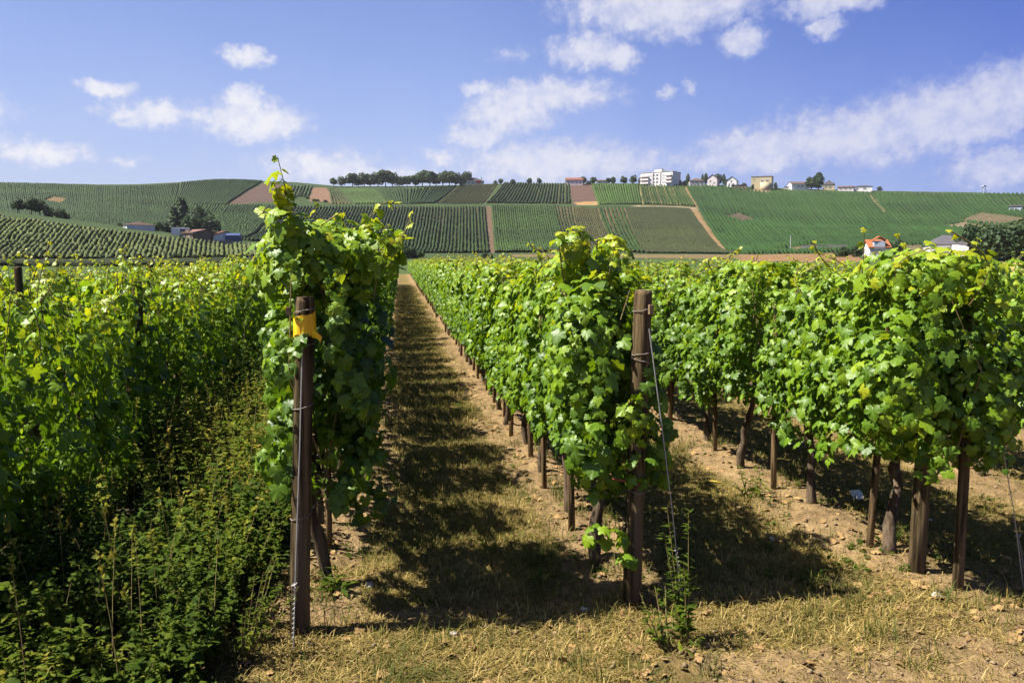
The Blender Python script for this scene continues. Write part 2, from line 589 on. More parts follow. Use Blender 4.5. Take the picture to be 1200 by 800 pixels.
def hit(u, v, rmin=3.0, rmax=640.0):
    """first ground point along the sight line of a photograph pixel, else the skyline point of that azimuth"""
    dx, dy, dz = ray_px(u, v)
    hl = math.hypot(dx, dy)
    ux, uy, s = dx / hl, dy / hl, dz / hl
    r = np.arange(rmin, rmax, 0.5)
    g = hgt(ux * r, uy * r)
    below = np.where(CAM_H + s * r <= g)[0]
    if len(below):
        k = r[below[0]]
    else:
        ang = (g - CAM_H) / r
        k = r[int(np.argmax(ang))]
    return ux * k, uy * k


# ------------------------------------------------------------------ plots of the hillside (corners in the order foot-left, foot-right, top-right, top-left)
# name, corners as photo pixels, rows, half width, height, leaf tone 0..1, soil colour, colour of the vines
SOIL = (0.20, 0.115, 0.070)
OLIVE = (0.085, 0.080, 0.034)
GREENSOIL = (0.050, 0.075, 0.024)
STRAW = (0.34, 0.24, 0.115)
PLOTS = [
    ('lower_left', [(-150, 301.5), (302, 301.5), (299, 288), (-60, 250)], 54, .30, 1.05, (0.120, 0.180, 0.062), (0.028, 0.030, 0.016), 'striped vineyard plot on the low rise at the left, its rows leaning up to the cottages', 150),  # dark gap colour stands in for the shadow between the rows
    ('centre_large', [(268, 284), (574, 297), (569, 243), (330, 242)], 52, .42, 1.6, (0.030, 0.066, 0.016), (0.060, 0.055, 0.026), 'large dark green striped vineyard plot in the middle of the hillside left of the brown track', 240),
    ('centre_right', [(581, 296.5), (665, 295.5), (651, 242), (576, 242)], 24, .5, 1.65, (0.040, 0.092, 0.020), (0.070, 0.062, 0.028), 'mid green vineyard plot just right of the brown track on the hillside', 240),
    ('brown_strip', [(666, 295.5), (682, 295), (670, 243), (652, 242)], 5, .4, 1.3, (0.038, 0.070, 0.020), (0.105, 0.072, 0.040), 'narrow brownish plot of thin rows between two green plots', 240),
    ('olive', [(683, 294.5), (720, 293), (699, 244), (671, 243)], 11, .35, 0.6, (0.062, 0.078, 0.028), (0.088, 0.078, 0.034), 'smooth olive brown plot with hardly any rows in the lower hillside', 240),
    ('wide_rows', [(721, 293.5), (757, 297), (731, 243.5), (700, 244)], 7, .5, 1.6, (0.030, 0.075, 0.016), (0.115, 0.078, 0.045), 'plot of seven widely spaced dark rows with brown soil between', 240),
    ('brown_rows', [(758, 297), (866, 298), (808, 245), (732, 243.5)], 30, .42, 1.05, (0.050, 0.075, 0.026), (0.120, 0.082, 0.048), 'brownish plot of low young rows beside the orange edged bank', 240),
    ('dark_rows_top', [(569, 238.5), (669, 239), (668, 216.5), (591, 215.5)], 20, .6, 1.9, (0.026, 0.062, 0.015), (0.105, 0.092, 0.046), 'upper plot of bold dark rows left of the bare brown field on the crest', 460),
    ('bright_top', [(702, 240.5), (752, 240.5), (748, 216.5), (693.5, 216.5)], 15, .62, 1.6, (0.050, 0.120, 0.022), (0.075, 0.080, 0.030), 'bright green upper plot right of the bare brown field', 460),
    ('pale_gap_top', [(754, 241), (815, 243), (800.5, 217), (749.5, 217)], 14, .55, 1.8, (0.036, 0.085, 0.018), (0.22, 0.165, 0.080), 'upper plot with straw coloured gaps below the white apartment block', 460),
    ('brown_green_top', [(510, 242), (566, 239.5), (584, 216), (538, 218)], 16, .4, 0.9, (0.060, 0.085, 0.026), (0.100, 0.085, 0.040), 'brownish green upper plot below the flat roofed hall', 460),
    ('dark_top', [(458, 243), (508, 242), (536, 218.5), (441, 222)], 18, .6, 1.8, (0.026, 0.068, 0.016), (0.038, 0.055, 0.020), 'dark green upper plot below the line of round trees', 460),
    ('light_top', [(416, 243), (456, 243), (438, 222), (397, 221)], 10, .55, 1.6, (0.052, 0.115, 0.026), (0.060, 0.075, 0.028), 'light green upper plot under the left end of the tree line', 460),
    ('small_green_top', [(327, 231), (362, 231), (367, 219), (332, 218)], 9, .5, 1.6, (0.034, 0.080, 0.018), (0.060, 0.072, 0.028), 'small green plot between two bare brown fields on the left crest', 460),
    ('mixed_top', [(388, 241), (413, 243), (396, 222), (385, 222)], 6, .5, 1.4, (0.050, 0.085, 0.024), (0.115, 0.085, 0.045), 'thin striped plot between the brown field and the light green plot', 460),
    ('dome', [(205, 240), (266, 240), (308, 213), (212, 215)], 26, .6, 1.8, (0.028, 0.070, 0.017), (0.050, 0.066, 0.024), 'dark rows running over the round dome at the left of the skyline', 400),
    ('left_slope', [(-60, 254), (194, 270), (210, 215.5), (-60, 213.5)], 94, .46, 1.4, (0.032, 0.078, 0.020), (0.045, 0.068, 0.024), 'broad green vineyard slope below the left skyline', 268),
    ('left_hollow', [(190, 269), (285, 281), (330, 242), (207, 240)], 31, .6, 1.7, (0.038, 0.090, 0.022), (0.052, 0.072, 0.026), 'green vineyard hollow behind the cottages and conifers', 272),
    ('right_upper', [(820, 248), (1250, 260), (1205, 228.5), (803, 218)], 104, .46, 1.5, (0.026, 0.078, 0.018), (0.036, 0.066, 0.020), 'dark green vineyard slope below the villas on the right skyline', 440),
    ('right_lower', [(869, 298), (1250, 290), (1210, 257), (819, 246.5)], 98, .5, 1.5, (0.028, 0.090, 0.018), (0.038, 0.072, 0.022), 'lower green vineyard slope above the grey roofed house', 240),
    ('hedge_row', [(-160, 305.6), (-160, 309), (330, 309), (330, 305.6)], 4, .8, 1.15, (0.040, 0.068, 0.024), (0.05, 0.07, 0.03), 'low dark hedge strip along the foot of the rise beyond the left vines', 60),
]
PATCHES = [  # bare ground and tracks: photo quads and colours
    ([(267, 240), (338, 236), (325, 214), (309, 214)], (0.072, 0.046, 0.036), 400),
    ([(300, 238), (327, 236), (331, 217), (318, 216)], (0.072, 0.046, 0.036), 400),
    ([(362, 236), (388, 237), (384, 220), (367, 220)], (0.140, 0.085, 0.052), 400),
    ([(671, 240.5), (701, 240.5), (693, 216), (668, 216)], (0.078, 0.047, 0.036), 440),
    ([(676, 240.5), (701, 240.5), (700, 236), (674, 237)], (0.22, 0.14, 0.06), 440),
    ([(816, 244), (819, 244), (804, 217), (801, 217)], (0.15, 0.105, 0.052), 440),
    ([(740, 243.5), (818, 246), (816, 243.4), (742, 240.9)], (0.19, 0.148, 0.09), 420),
    ([(574, 298), (581, 298), (576, 242), (569.5, 242)], (0.095, 0.062, 0.04), 240),
    ([(866, 299), (874, 299), (817, 246), (809, 245)], (0.18, 0.118, 0.056), 240),
    ([(848, 253), (872, 260), (888, 258), (864, 249)], (0.085, 0.06, 0.042), 300),
    ([(1096, 265), (1160, 271), (1200, 268), (1130, 260)], (0.17, 0.122, 0.078), 260),
    ([(1125, 259), (1215, 266), (1215, 258), (1150, 249)], (0.095, 0.075, 0.042), 300),
    ([(1036, 249), (1039, 249), (1021, 228), (1018, 228)], (0.15, 0.115, 0.06), 440),
    ([(50, 236), (70, 239), (80, 233), (62, 230)], (0.15, 0.098, 0.05), 330),
    ([(866, 306), (1010, 307), (1000, 294.5), (866, 298)], (0.16, 0.098, 0.046), 60),
    ([(880, 297), (935, 297), (970, 287), (945, 287)], (0.12, 0.092, 0.052), 240),
    ([(1040, 297), (1090, 297), (1080, 287), (1045, 288)], (0.15, 0.11, 0.066), 240),
    ([(600, 301), (866, 303), (866, 298.5), (600, 298)], (0.12, 0.09, 0.042), 100),
    ([(1120, 330), (1230, 330), (1230, 306), (1120, 306)], (0.34, 0.25, 0.085), 40),
    ([(880, 224), (902, 226), (906, 219), (886, 218)], (0.15, 0.11, 0.065), 500),
]


def quad_world(q, rmin):
    return np.array([hit(u, v, rmin) for u, v in q])


def in_quad(x, y, Q):
    ins = None
    a = 0.0
    for k in range(4):
        x1, y1 = Q[k]; x2, y2 = Q[(k + 1) % 4]
        a += x1 * y2 - x2 * y1
    sg = 1.0 if a > 0 else -1.0
    for k in range(4):
        x1, y1 = Q[k]; x2, y2 = Q[(k + 1) % 4]
        c = sg * ((x2 - x1) * (y - y1) - (y2 - y1) * (x - x1)) >= 0
        ins = c if ins is None else ins & c
    return ins


PLOT_Q = [quad_world(p[1], p[8]) for p in PLOTS]
PATCH_Q = [quad_world(p[0], p[2]) for p in PATCHES]

# ------------------------------------------------------------------ the vineyard in the flat: where its rows run
SPACING = 1.87
ROW_X = {k: -0.53 + SPACING * k for k in range(-3, 13)}     # 0 is the row left of the path, 1 the row right of it
ROW_X[2] = 3.12; ROW_X[0] = -.54; ROW_X[1] = 1.26
ROW_Y0 = {k: 4.25 + 0.13 * k for k in range(-3, 13)}
ROW_Y0[0] = 4.12; ROW_Y0[1] = 4.22; ROW_Y0[2] = 4.15
for k in (-1, -2, -3):
    ROW_Y0[k] = 1.7
ROW_END = 112.0
LEFT_EDGE = ROW_X[-3] - 0.9
RIGHT_EDGE = ROW_X[12] + 0.9
_rx = np.array(sorted(ROW_X.values()))


def row_dist(x):
    return np.min(np.abs(x[..., None] - _rx), axis=-1)


def path_cols(x, y):
    """real colour of the ground"""
    n = len(x)
    r = np.hypot(x, y)
    col = np.zeros((n, 3))
    base_far = np.array((0.034, 0.054, 0.018)); field = np.array((0.050, 0.074, 0.022)); straw = np.array((0.135, 0.095, 0.036))
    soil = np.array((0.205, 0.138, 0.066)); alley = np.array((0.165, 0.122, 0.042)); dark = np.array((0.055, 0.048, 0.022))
    n1 = fbm(x * 0.9, y * 0.9, 3); n2 = fbm(x * 3.1, y * 3.1, 9); n3 = fbm(x / 30, y / 30, 21)
    col[:] = field
    col = np.where((r > 160)[:, None], base_far * (0.85 + 0.3 * n3[:, None]), col)
    vine = (x > LEFT_EDGE) & (x < RIGHT_EDGE) & (y > 3.9) & (y < ROW_END + 2)
    d = row_dist(x)
    t = np.clip((d + (n1 - 0.5) * 0.55 - 0.36) / 0.16, 0, 1)[:, None]
    c_v = soil * (0.78 + 0.44 * n2[:, None]) * (1 - t) + alley * (0.75 + 0.5 * n2[:, None]) * t
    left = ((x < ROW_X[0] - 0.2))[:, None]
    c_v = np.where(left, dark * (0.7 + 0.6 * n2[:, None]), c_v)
    head = straw * (0.75 + 0.5 * n2[:, None])
    sm = np.clip((n1 - 0.50) / 0.08, 0, 1)[:, None]
    head = head * (1 - sm) + soil * (0.8 + 0.4 * n2[:, None]) * sm
    w = np.clip((y - 4.0 + (n1 - 0.5) * 1.2) / 0.7, 0, 1)[:, None]
    near = head * (1 - w) + c_v * w
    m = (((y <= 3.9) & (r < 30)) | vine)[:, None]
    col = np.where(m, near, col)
    for p, Q in zip(PLOTS, PLOT_Q):
        ii = in_quad(x, y, Q)
        col[ii] = .85 * np.array(p[6]) * (0.8 + 0.4 * fbm(x[ii] / 6, y[ii] / 6, 4))[:, None]
    for p, Q in zip(PATCHES, PATCH_Q):
        ii = in_quad(x + (n1 - 0.5) * 1.2, y + (fbm(x * 0.7, y * 0.7, 77) - 0.5) * 5, Q)
        col[ii] = np.array(p[1]) * (0.8 + 0.4 * fbm(x[ii] / 3, y[ii] / 3, 8))[:, None]
    return col


def micro(x, y):
    d = row_dist(x)
    inside = np.clip((y - 4.0) / 1.0, 0, 1) * (x > LEFT_EDGE) * (x < RIGHT_EDGE) * (y < ROW_END)
    mound = 0.05 * np.exp(-(d / 0.32) ** 2) * inside
    r = np.hypot(x, y)
    fade = np.clip(1.3 - r / 60, 0, 1)
    return mound + fade * ((fbm(x * 1.3, y * 1.3, 31) - 0.5) * 0.05 + (fbm(x * 6, y * 6, 41, 3) - 0.5) * 0.055 + (fbm(x * 19, y * 19, 51, 2) - 0.5) * 0.026) - 0.01


def build_ground():
    phis = np.concatenate([np.linspace(-PI, -0.80, 40)[:-1], np.linspace(-0.80, 0.80, 620), np.linspace(0.80, PI, 40)[1:]])
    rr = [0.0, 0.6, 1.2, 1.8, 2.4]
    while rr[-1] < 160:
        rr.append(rr[-1] * 1.0105)
    r = rr[-1]
    while r < 660:
        r += 1.7; rr.append(r)
    while r < 2600:
        r *= 1.09; rr.append(r)
    rr = np.array(rr)
    A, R = np.meshgrid(phis + YAW, rr)
    x = (np.sin(A) * R).ravel(); y = (np.cos(A) * R).ravel()
    z = hgt(x, y) + micro(x, y)
    nA = len(phis); nR = len(rr)
    i = np.arange(nR - 1)[:, None] * nA + np.arange(nA - 1)[None, :]
    col = path_cols(x, y)
    m, T, out = mat_new('ground')
    c = T.attr('gcol', 'Color')
    pos = worldpos(T)
    na = T.noise(pos, 9.0, 6, 0.65); nb = T.noise(pos, 55.0, 4, 0.6); nc = T.noise(pos, 0.6, 4)
    f1 = T.maprange(na, 0.25, 0.75, 0.50, 1.45, False); f2 = T.maprange(nb, 0.25, 0.75, 0.72, 1.28, False); f3 = T.maprange(nc, 0.3, 0.7, 0.88, 1.12, False)
    f = T.math('MULTIPLY', T.math('MULTIPLY', f1, f2), f3)
    mul = T.vmath('SCALE', c); mul.node.inputs['Scale'].default_value = 1; T.link(f, mul.node.inputs['Scale'])
    hsum = T.math('ADD', na, T.math('MULTIPLY', nb, 0.45))
    principled(T, out, mul, 0.95, 0.08, bump(T, hsum, 1.0, 0.05))
    me = np_mesh('ground', np.stack([x, y, z], 1), [GR(i, nA)], m, {'gcol': np.c_[col, np.ones(len(col))]}, smooth=True)
    o = add_obj('ground', me)
    tag(o, 'earth of the vineyard flat and the hills behind it', 'ground', kind='structure')


def GR(i, nA):
    return np.stack([i, i + nA, i + nA + 1, i + 1], -1).reshape(-1, 4)


build_ground()


# ------------------------------------------------------------------ hillside rows
def build_plots():
    DARK = .55
    m, T, out = mat_new('hill_vine')
    c = T.attr('vcol', 'Color')
    pos = worldpos(T)
    na = T.noise(pos, 2.6, 5, 0.7)
    f = T.maprange(na, 0.3, 0.7, 0.55, 1.45, False)
    mul = T.vmath('SCALE', c); T.link(f, mul.node.inputs['Scale'])
    principled(T, out, mul, 0.75, 0.15, bump(T, na, 1.0, 0.35))
    for (name, q, n, hw, ht, vc, sc, label, rmin), Q in zip(PLOTS, PLOT_Q):
        rng = np.random.default_rng(abs(hash(name)) % 1000 if False else sum(map(ord, name)))
        Vs, Fs, Cs = [], [], []
        base = 0
        n = int(n * (.80 if name.startswith('right') else 1.28 if n > 9 else 1)); hw = hw * .82; ht = ht * (1.0 if name.startswith('right') else .72)
        for k in range(n):
            t = (k + 0.5 + rng.normal(0, .05)) / n
            a = Q[0] * (1 - t) + Q[1] * t
            b = Q[3] * (1 - t) + Q[2] * t
            L = np.hypot(*(b - a))
            ns = int(max(8, min(130, L / 1.15)))
            s = np.linspace(0, 1, ns)
            p = a[None] * (1 - s[:, None]) + b[None] * s[:, None]
            d = (b - a) / max(L, 1e-6)
            nx, ny = -d[1], d[0]
            g = hgt(p[:, 0], p[:, 1])
            hh = ht * (0.86 + 0.28 * np.convolve(rng.random(ns + 4), np.ones(5) / 5, 'valid')); ww = hw * (0.80 + 0.4 * np.convolve(rng.random(ns + 2), np.ones(3) / 3, 'valid'))
            gap = (rng.random(ns) < 0.03) | (fbm(p[:, 0] / 5.0, p[:, 1] / 5.0, 91, 2) < .24)
            hh[gap] *= 0.35
            hh[0] *= .6; hh[-1] *= .6
            for PQ, pt in zip(PATCH_Q, PATCHES):
                if name != 'hedge_row':
                    hh[in_quad(p[:, 0], p[:, 1], PQ)] = -.5
            off = rng.normal(0, .10, ns)
            prof = [(-1.0, -0.15), (-1.12, 0.5), (-0.45, 0.98), (0.45, 1.0), (1.12, 0.5), (1.0, -0.15)]
            rows = []
            for (px, pz) in prof:
                jx = rng.normal(0, .09, ns)
                X = p[:, 0] + nx * (px * ww + off + jx); Y = p[:, 1] + ny * (px * ww + off + jx)
                rows.append(np.stack([X, Y, g + pz * hh + (rng.normal(0, .07, ns) if pz > 0 else 0)], 1))
            V = np.stack(rows, 1).reshape(-1, 3)
            i = np.arange(ns - 1)[:, None] * 6 + np.arange(5)[None, :]
            F = np.stack([i, i + 1, i + 7, i + 6], -1).reshape(-1, 4) + base
            tone = (0.78 + 0.22 * rng.random() + 0.22 * (rng.random(ns) - .3))
            cc = np.array(vc)[None] * (tone * (.62 + .76 * fbm(p[:, 0] / 26, p[:, 1] / 26, 19, 3)))[:, None] * DARK * np.array((1.20, 1.0, .76))
            Cs.append(np.repeat(cc, 6, axis=0)); Vs.append(V); Fs.append(F)
            base += len(V)
        V = np.concatenate(Vs); C = np.concatenate(Cs)
        me = np_mesh('vineyard_plot', V, [np.concatenate(Fs)], m, {'vcol': np.c_[C, np.ones(len(C))]}, smooth=False)
        o = add_obj('hedge_strip' if name == 'hedge_row' else 'vineyard_plot', me)
        tag(o, label, 'hedge' if name == 'hedge_row' else 'vineyard plot', kind='stuff')


build_plots()

# ------------------------------------------------------------------ leaf templates
_half = [(.09, -.15), (.25, -.20), (.41, -.10), (.40, .04), (.56, .14), (.60, .34), (.45, .37), (.33, .44), (.36, .60), (.24, .74), (.12, .84)]


def leaf_template(rs):
    right = _half
    pts = [(0, 0.0)] + right + [(0, 1.0)] + [(-x, y) for x, y in right[::-1]]
    pts = np.array(pts)
    pts = pts * (1 + rs.normal(0, .035, pts.shape))
    c = np.array([[0, .26]])
    P = np.vstack([c, pts])
    x, y = P[:, 0], P[:, 1]
    z = -0.30 * np.abs(x) ** 1.3 + 0.16 * np.abs(x) - 0.26 * np.clip(y - .2, 0, 2) ** 2 + rs.normal(0, .035, len(P))
    z[0] = 0.045
    n = len(pts)
    F = np.array([[0, 1 + k, 1 + (k + 1) % n] for k in range(n)])[:, ::-1]
    return np.stack([x, y, z], 1), F


_rs = np.random.default_rng(7)
LEAVES = [leaf_template(_rs) for _ in range(4)]
# orientation: make +z the front
for _i, (_P, _F) in enumerate(LEAVES):
    a, b, c = _P[_F[0]]
    if np.cross(b - a, c - a)[2] < 0:
        LEAVES[_i] = (_P, _F[:, ::-1])
# lance shaped weed leaf and a cheap leaf for distance
OVAL = (np.array([[0, 0, 0], [.27, .38, .05], [0, .45, -.03], [-.27, .38, .05], [.16, .8, -.03], [-.16, .8, -.03], [0, 1, -.14]], float), np.array([[0, 1, 2], [0, 2, 3], [1, 4, 2], [3, 2, 5], [4, 6, 2], [5, 2, 6]]))
LANCE = (np.array([[0, 0, 0], [.16, .35, .04], [0, .4, -.03], [-.16, .35, .04], [0, 1, -.12]], float), np.array([[0, 1, 2], [0, 2, 3], [1, 4, 2], [2, 4, 3]]))
CHEAP = (np.array([[0, -.1, 0], [.55, .25, -.08], [0, .3, .05], [-.55, .25, -.08], [.25, .8, -.1], [-.25, .8, -.1]], float), np.array([[0, 1, 2], [0, 2, 3], [1, 4, 2], [2, 4, 5], [2, 5, 3]]))


def nrm(a):
    return a / (np.linalg.norm(a, axis=-1, keepdims=True) + 1e-9)


def place_leaves(tmpls, P, N, Tdir, S, tint, rs):
    """leaf instances merged into arrays. P stalk points, N front normals, Tdir tip directions, S sizes"""
    N = nrm(N)
    Tdir = nrm(Tdir - (Tdir * N).sum(-1, keepdims=True) * N)
    B = np.cross(Tdir, N)
    which = rs.integers(0, len(tmpls), len(P))
    Vs, Fs, Ti, Lu = [], [], [], []
    base = 0
    for w in range(len(tmpls)):
        ii = np.where(which == w)[0]
        if not len(ii):
            continue
        tp, tf = tmpls[w]
        curl = rs.uniform(.4, 2.9, (len(ii), 1, 1))
        V = P[ii, None] + S[ii, None, None] * (tp[None, :, 0:1] * B[ii, None] + tp[None, :, 1:2] * Tdir[ii, None] + curl * tp[None, :, 2:3] * N[ii, None])
        k = len(tp)
        F = tf[None] + (np.arange(len(ii)) * k)[:, None, None] + base
        Vs.append(V.reshape(-1, 3)); Fs.append(F.reshape(-1, 3))
        Ti.append(np.repeat(tint[ii], k)); Lu.append(np.tile(tp, (len(ii), 1)))
        base += len(ii) * k
    return np.concatenate(Vs), np.concatenate(Fs), np.concatenate(Ti), np.concatenate(Lu)


def leaves_mesh(name, tmpls, P, N, Td, S, tint, rs, mat, luv=True):
    V, F, ti, lu = place_leaves(tmpls, P, N, Td, S, tint, rs)
    at = {'tint': ti}
    if luv:
        at['luv'] = lu
    return np_mesh(name, V, [F], mat, at)


def canopy_points(rs, n, L, zlo, zhi, T, seed, cap=False, y0=0.0, lean=0.0, yellow=0.4, dome=0.12, open_=0.0, lsc=1.0):
    y = rs.uniform(-L / 2, L / 2, n)
    z = zlo + (zhi - zlo) * rs.random(n) ** 0.92
    side = np.where(rs.random(n) < .5, -1.0, 1.0)
    rag = (vnoise(y * 3.0 + seed * 9.1, side * 3 + seed, seed) - .3) * .34
    keep = z > zlo + rag
    top = zhi + (vnoise(y * 2.6 + seed * 3.3, y * 0 + 1, seed + 4) - .65) * .42 - dome * (2 * np.abs(y) / L) ** 2
    keep &= z < top
    hole = fbm(y * 4.2 + side * 5.3 + seed, z * 4.2 + seed * 1.7, seed + 21, 2)
    keep &= (hole > .37) | (rs.random(n) < .22)
    if open_:
        gap = fbm(y * 1.7 + side * 3.1 + seed * 2.3, z * 1.9 + seed * .7, seed + 57, 2)
        keep &= (gap > open_) | (rs.random(n) < .10)
    endf = np.clip((L / 2 - np.abs(y)) / .20, 0, 1)
    keep &= rs.random(n) < (.35 + .65 * endf)
    y, z, side = y[keep], z[keep], side[keep]
    m = len(y)
    hrel = (z - zlo) / (zhi - zlo)
    w = T * (0.72 + 0.62 * (vnoise(y * 3.4 + side * 7, z * 3.4 + seed, seed + 9) - .3)) * np.clip(1.2 - 0.55 * np.abs(hrel - .45) * 1.6, .4, 1.2)
    depth = rs.random(m) ** 1.35
    x = side * w * (1 - .55 * depth)
    inner = rs.random(m) < .16
    x[inner] = rs.uniform(-.5, .5, inner.sum()) * T
    N = np.stack([side * .85, rs.normal(0, .70, m), .62 + rs.normal(0, .62, m)], 1)
    topm = np.clip((z - (zhi - .28)) / .25, 0, 1)[:, None]
    N = N * (1 - .6 * topm) + np.stack([rs.normal(0, .5, m), rs.normal(0, .5, m), np.ones(m)], 1) * .6 * topm
    if cap:
        e = np.clip((-L / 2 + .30 - y) / .22, 0, 1)[:, None]
        N = N * (1 - e) + np.stack([rs.normal(0, .45, m), -np.ones(m), .35 + rs.normal(0, .3, m)], 1) * e
    N[inner] = rs.normal(0, 1, (inner.sum(), 3))
    Td = np.stack([side * .25 + rs.normal(0, .45, m), rs.normal(0, .55, m), -np.ones(m) + rs.normal(0, .25, m)], 1)
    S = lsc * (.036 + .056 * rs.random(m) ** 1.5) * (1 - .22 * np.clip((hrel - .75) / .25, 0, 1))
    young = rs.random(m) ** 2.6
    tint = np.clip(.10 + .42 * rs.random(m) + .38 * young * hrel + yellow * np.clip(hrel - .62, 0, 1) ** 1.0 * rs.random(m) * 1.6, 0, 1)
    P = np.stack([x + lean * hrel, y + y0, z], 1)
    P -= nrm(Td) * (S * .3)[:, None]
    return P, N, Td, S, tint


def shoot_points(rs, a, b, n=9, s0=.11, s1=.035, bend=.08):
    """a cane from a to b carrying alternate leaves that get smaller and yellower towards the tip"""
    a = np.array(a, float); b = np.array(b, float)
    t = np.linspace(0, 1, n + 2)
    mid = rs.normal(0, bend, 3)
    pts = a[None] * (1 - t[:, None]) + b[None] * t[:, None] + mid[None] * (np.sin(t * PI))[:, None]
    tt = t[1:]
    P = pts[1:]
    ang = np.arange(len(tt)) * 2.6 + rs.uniform(0, 6)
    out = np.stack([np.cos(ang), np.sin(ang), np.zeros(len(tt))], 1)
    S = s0 + (s1 - s0) * tt
    P2 = P + out * (S * .35)[:, None]
    N = np.stack([out[:, 0] * .5, out[:, 1] * .5, np.ones(len(tt))], 1) + rs.normal(0, .45, (len(tt), 3))
    Td = out + np.array([0, 0, -.5]) + rs.normal(0, .3, (len(tt), 3))
    tint = np.clip(.45 + .5 * tt + rs.normal(0, .08, len(tt)), 0, 1)
    return (P2, N, Td, S, tint), pts


def join_pts(lst):
    return tuple(np.concatenate([l[k] for l in lst]) for k in range(5))


def make_foliage(seed, n, L, zlo, zhi, T, nshoot=3, cap=False, y0=0.0, shoots=(), yellow=.4, extra=(), dome=.12, open_=0.0, lsc=1.0):
    rs = np.random.default_rng(seed)
    parts = [canopy_points(rs, n, L, zlo, zhi, T, seed, cap, y0, 0.0, yellow, dome, open_, lsc)]
    canes = MB()
    for k in range(nshoot):
        y = rs.uniform(-L / 2, L / 2) * .9 + y0
        a = (rs.normal(0, .1), y, zhi - .25)
        b = (rs.normal(0, .16), y + rs.normal(0, .12), zhi + rs.uniform(.03, .20))
        p, pl = shoot_points(rs, a, b, 9, .078, .03)
        parts.append(p); canes.tube(pl, [.004] * len(pl), 4)
    for (a, b, nn) in shoots:
        p, pl = shoot_points(rs, a, b, nn,   .098, .036)
        parts.append(p); canes.tube(pl, list(np.linspace(.0045, .002, len(pl))), 5)
    for (c, rad, nn, tn) in extra:      # local bulges of leaves: centre, radii, count, tint
        nn = int(nn * 1.7)
        q = nrm(rs.normal(0, 1, (nn, 3)))
        P = np.array(c)[None] + q * np.array(rad)[None] * rs.uniform(.55, 1.05, (nn, 1))
        N = q + np.array([0, -.25, .5]) + rs.normal(0, .35, (nn, 3))
        Td = np.array([0, 0, -1.0]) + q * .3 + rs.normal(0, .4, (nn, 3))
        parts.append((P, N, Td, (.036 + .058 * rs.random(nn) ** 1.5), np.clip(tn + rs.normal(0, .16, nn), 0, 1)))
    for k in range(7):                  # canes rising inside the canopy
        y = rs.uniform(-L / 2, L / 2) * .9 + y0
        canes.tube([(rs.normal(0, .04), y * .8 + y0 * .2, .72), (rs.normal(0, .07), y + rs.normal(0, .05), (zhi + .7) / 2), (rs.normal(0, .09), y + rs.normal(0, .08), zhi - .1)], [.006, .005, .003], 4)
    P, N, Td, S, ti = join_pts(parts)
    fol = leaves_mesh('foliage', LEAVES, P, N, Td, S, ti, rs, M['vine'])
    return fol, canes.mesh('cane', M['cane'])


def make_trunk(seed, h=.85, lean=(0, 0), r=.026):
    rng = random.Random(seed)
    mb = MB()
    pts = []
    x = y = 0.0
    for k in range(9):
        t = k / 8
        pts.append((x + lean[0] * t, y + lean[1] * t, -.06 + t * (h + .06)))
        x += rng.uniform(-.034, .034); y += rng.uniform(-.04, .04)
    mb.tube(pts, [r * (1.35 - .5 * k / 8 + rng.uniform(-.12, .2)) for k in range(9)], 9, True, rng, .22)
    e = pts[-1]
    for s in (-1, 1):
        mb.tube([(e[0], e[1], e[2] - .04), (e[0] + rng.uniform(-.03, .03), e[1] + s * .16, e[2] + .06), (e[0], e[1] + s * .42, e[2] + .05 + rng.uniform(-.04, .04))], [r * .75, r * .55, r * .3], 7, True, rng, .1)
    return mb.mesh('trunk', M['bark'], True)


# ------------------------------------------------------------------ vines
def make_variant(kind, seed):
    if kind == 'path_left':
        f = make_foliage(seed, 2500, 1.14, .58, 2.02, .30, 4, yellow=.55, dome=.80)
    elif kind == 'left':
        f = make_foliage(seed, 2500, 1.36, .04, 1.74, .40, 6, yellow=1.15, dome=.40, open_=.42, lsc=1.25)  # extra yellow in the tops imitates backlit leaves by tint
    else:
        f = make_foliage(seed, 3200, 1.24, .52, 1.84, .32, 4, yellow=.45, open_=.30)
    return f + (make_trunk(seed + 500),)


VAR = {k: [make_variant(k, 11 * i + j) for i in range(6)] for j, k in enumerate(('path_left', 'left', 'right'))}


def kind_of(row):
    return 'path_left' if row == 0 else ('left' if row < 0 else 'right')


def vine_obj(row, y, meshes, label, group, rz=0.0, sc=(1, 1, 1), x=None):
    o = empty('grape_vine', (ROW_X[row] if x is None else x, y, 0.0), 0.0, label, 'grape vine', group)
    fo, ca, tr = meshes
    f = add_obj('foliage', fo, o); c = add_obj('cane', ca, o); t = add_obj('trunk', tr, o)
    for p in (f, c):
        p.rotation_euler = (0, 0, rz); p.scale = sc
    t.rotation_euler = (0, 0, rz)
    return o


ROW_NAME = {0: 'the row left of the grassy path', 1: 'the row right of the grassy path', 2: 'the second row right of the path',
            3: 'the third row right of the path', 4: 'the fourth row right of the path', 5: 'the fifth row right of the path',
            6: 'the sixth row right of the path',
            -1: 'the second row left of the path', -2: 'the third row left of the path', -3: 'the outermost row at the left edge of the field'}
rngv = random.Random(4)
spots = []
for row in ROW_X:
    y = ROW_Y0[row] + 0.55
    k = 0
    while y < ROW_END:
        w = {0: 1.0, 1: 1.0, 2: .85, -1: .8, -2: .62, -3: .55, 3: .42, 4: .30}.get(row, .12)
        u, v, d = project(ROW_X[row], y, 1.6)
        vis = -130 < u < 1330
        if row >= 5:
            vis = False
        spots.append((w / math.hypot(ROW_X[row], y) if vis and (row >= 0 or y > 3.6) else -1, row, y, k))
        y += 1.06; k += 1
spots.sort(key=lambda s: -s[0])
near = [s for s in spots[:292] if s[0] > 0]
far = [s for s in spots if s not in set(near) and (s[1] <= 8)]

NAMED = {}
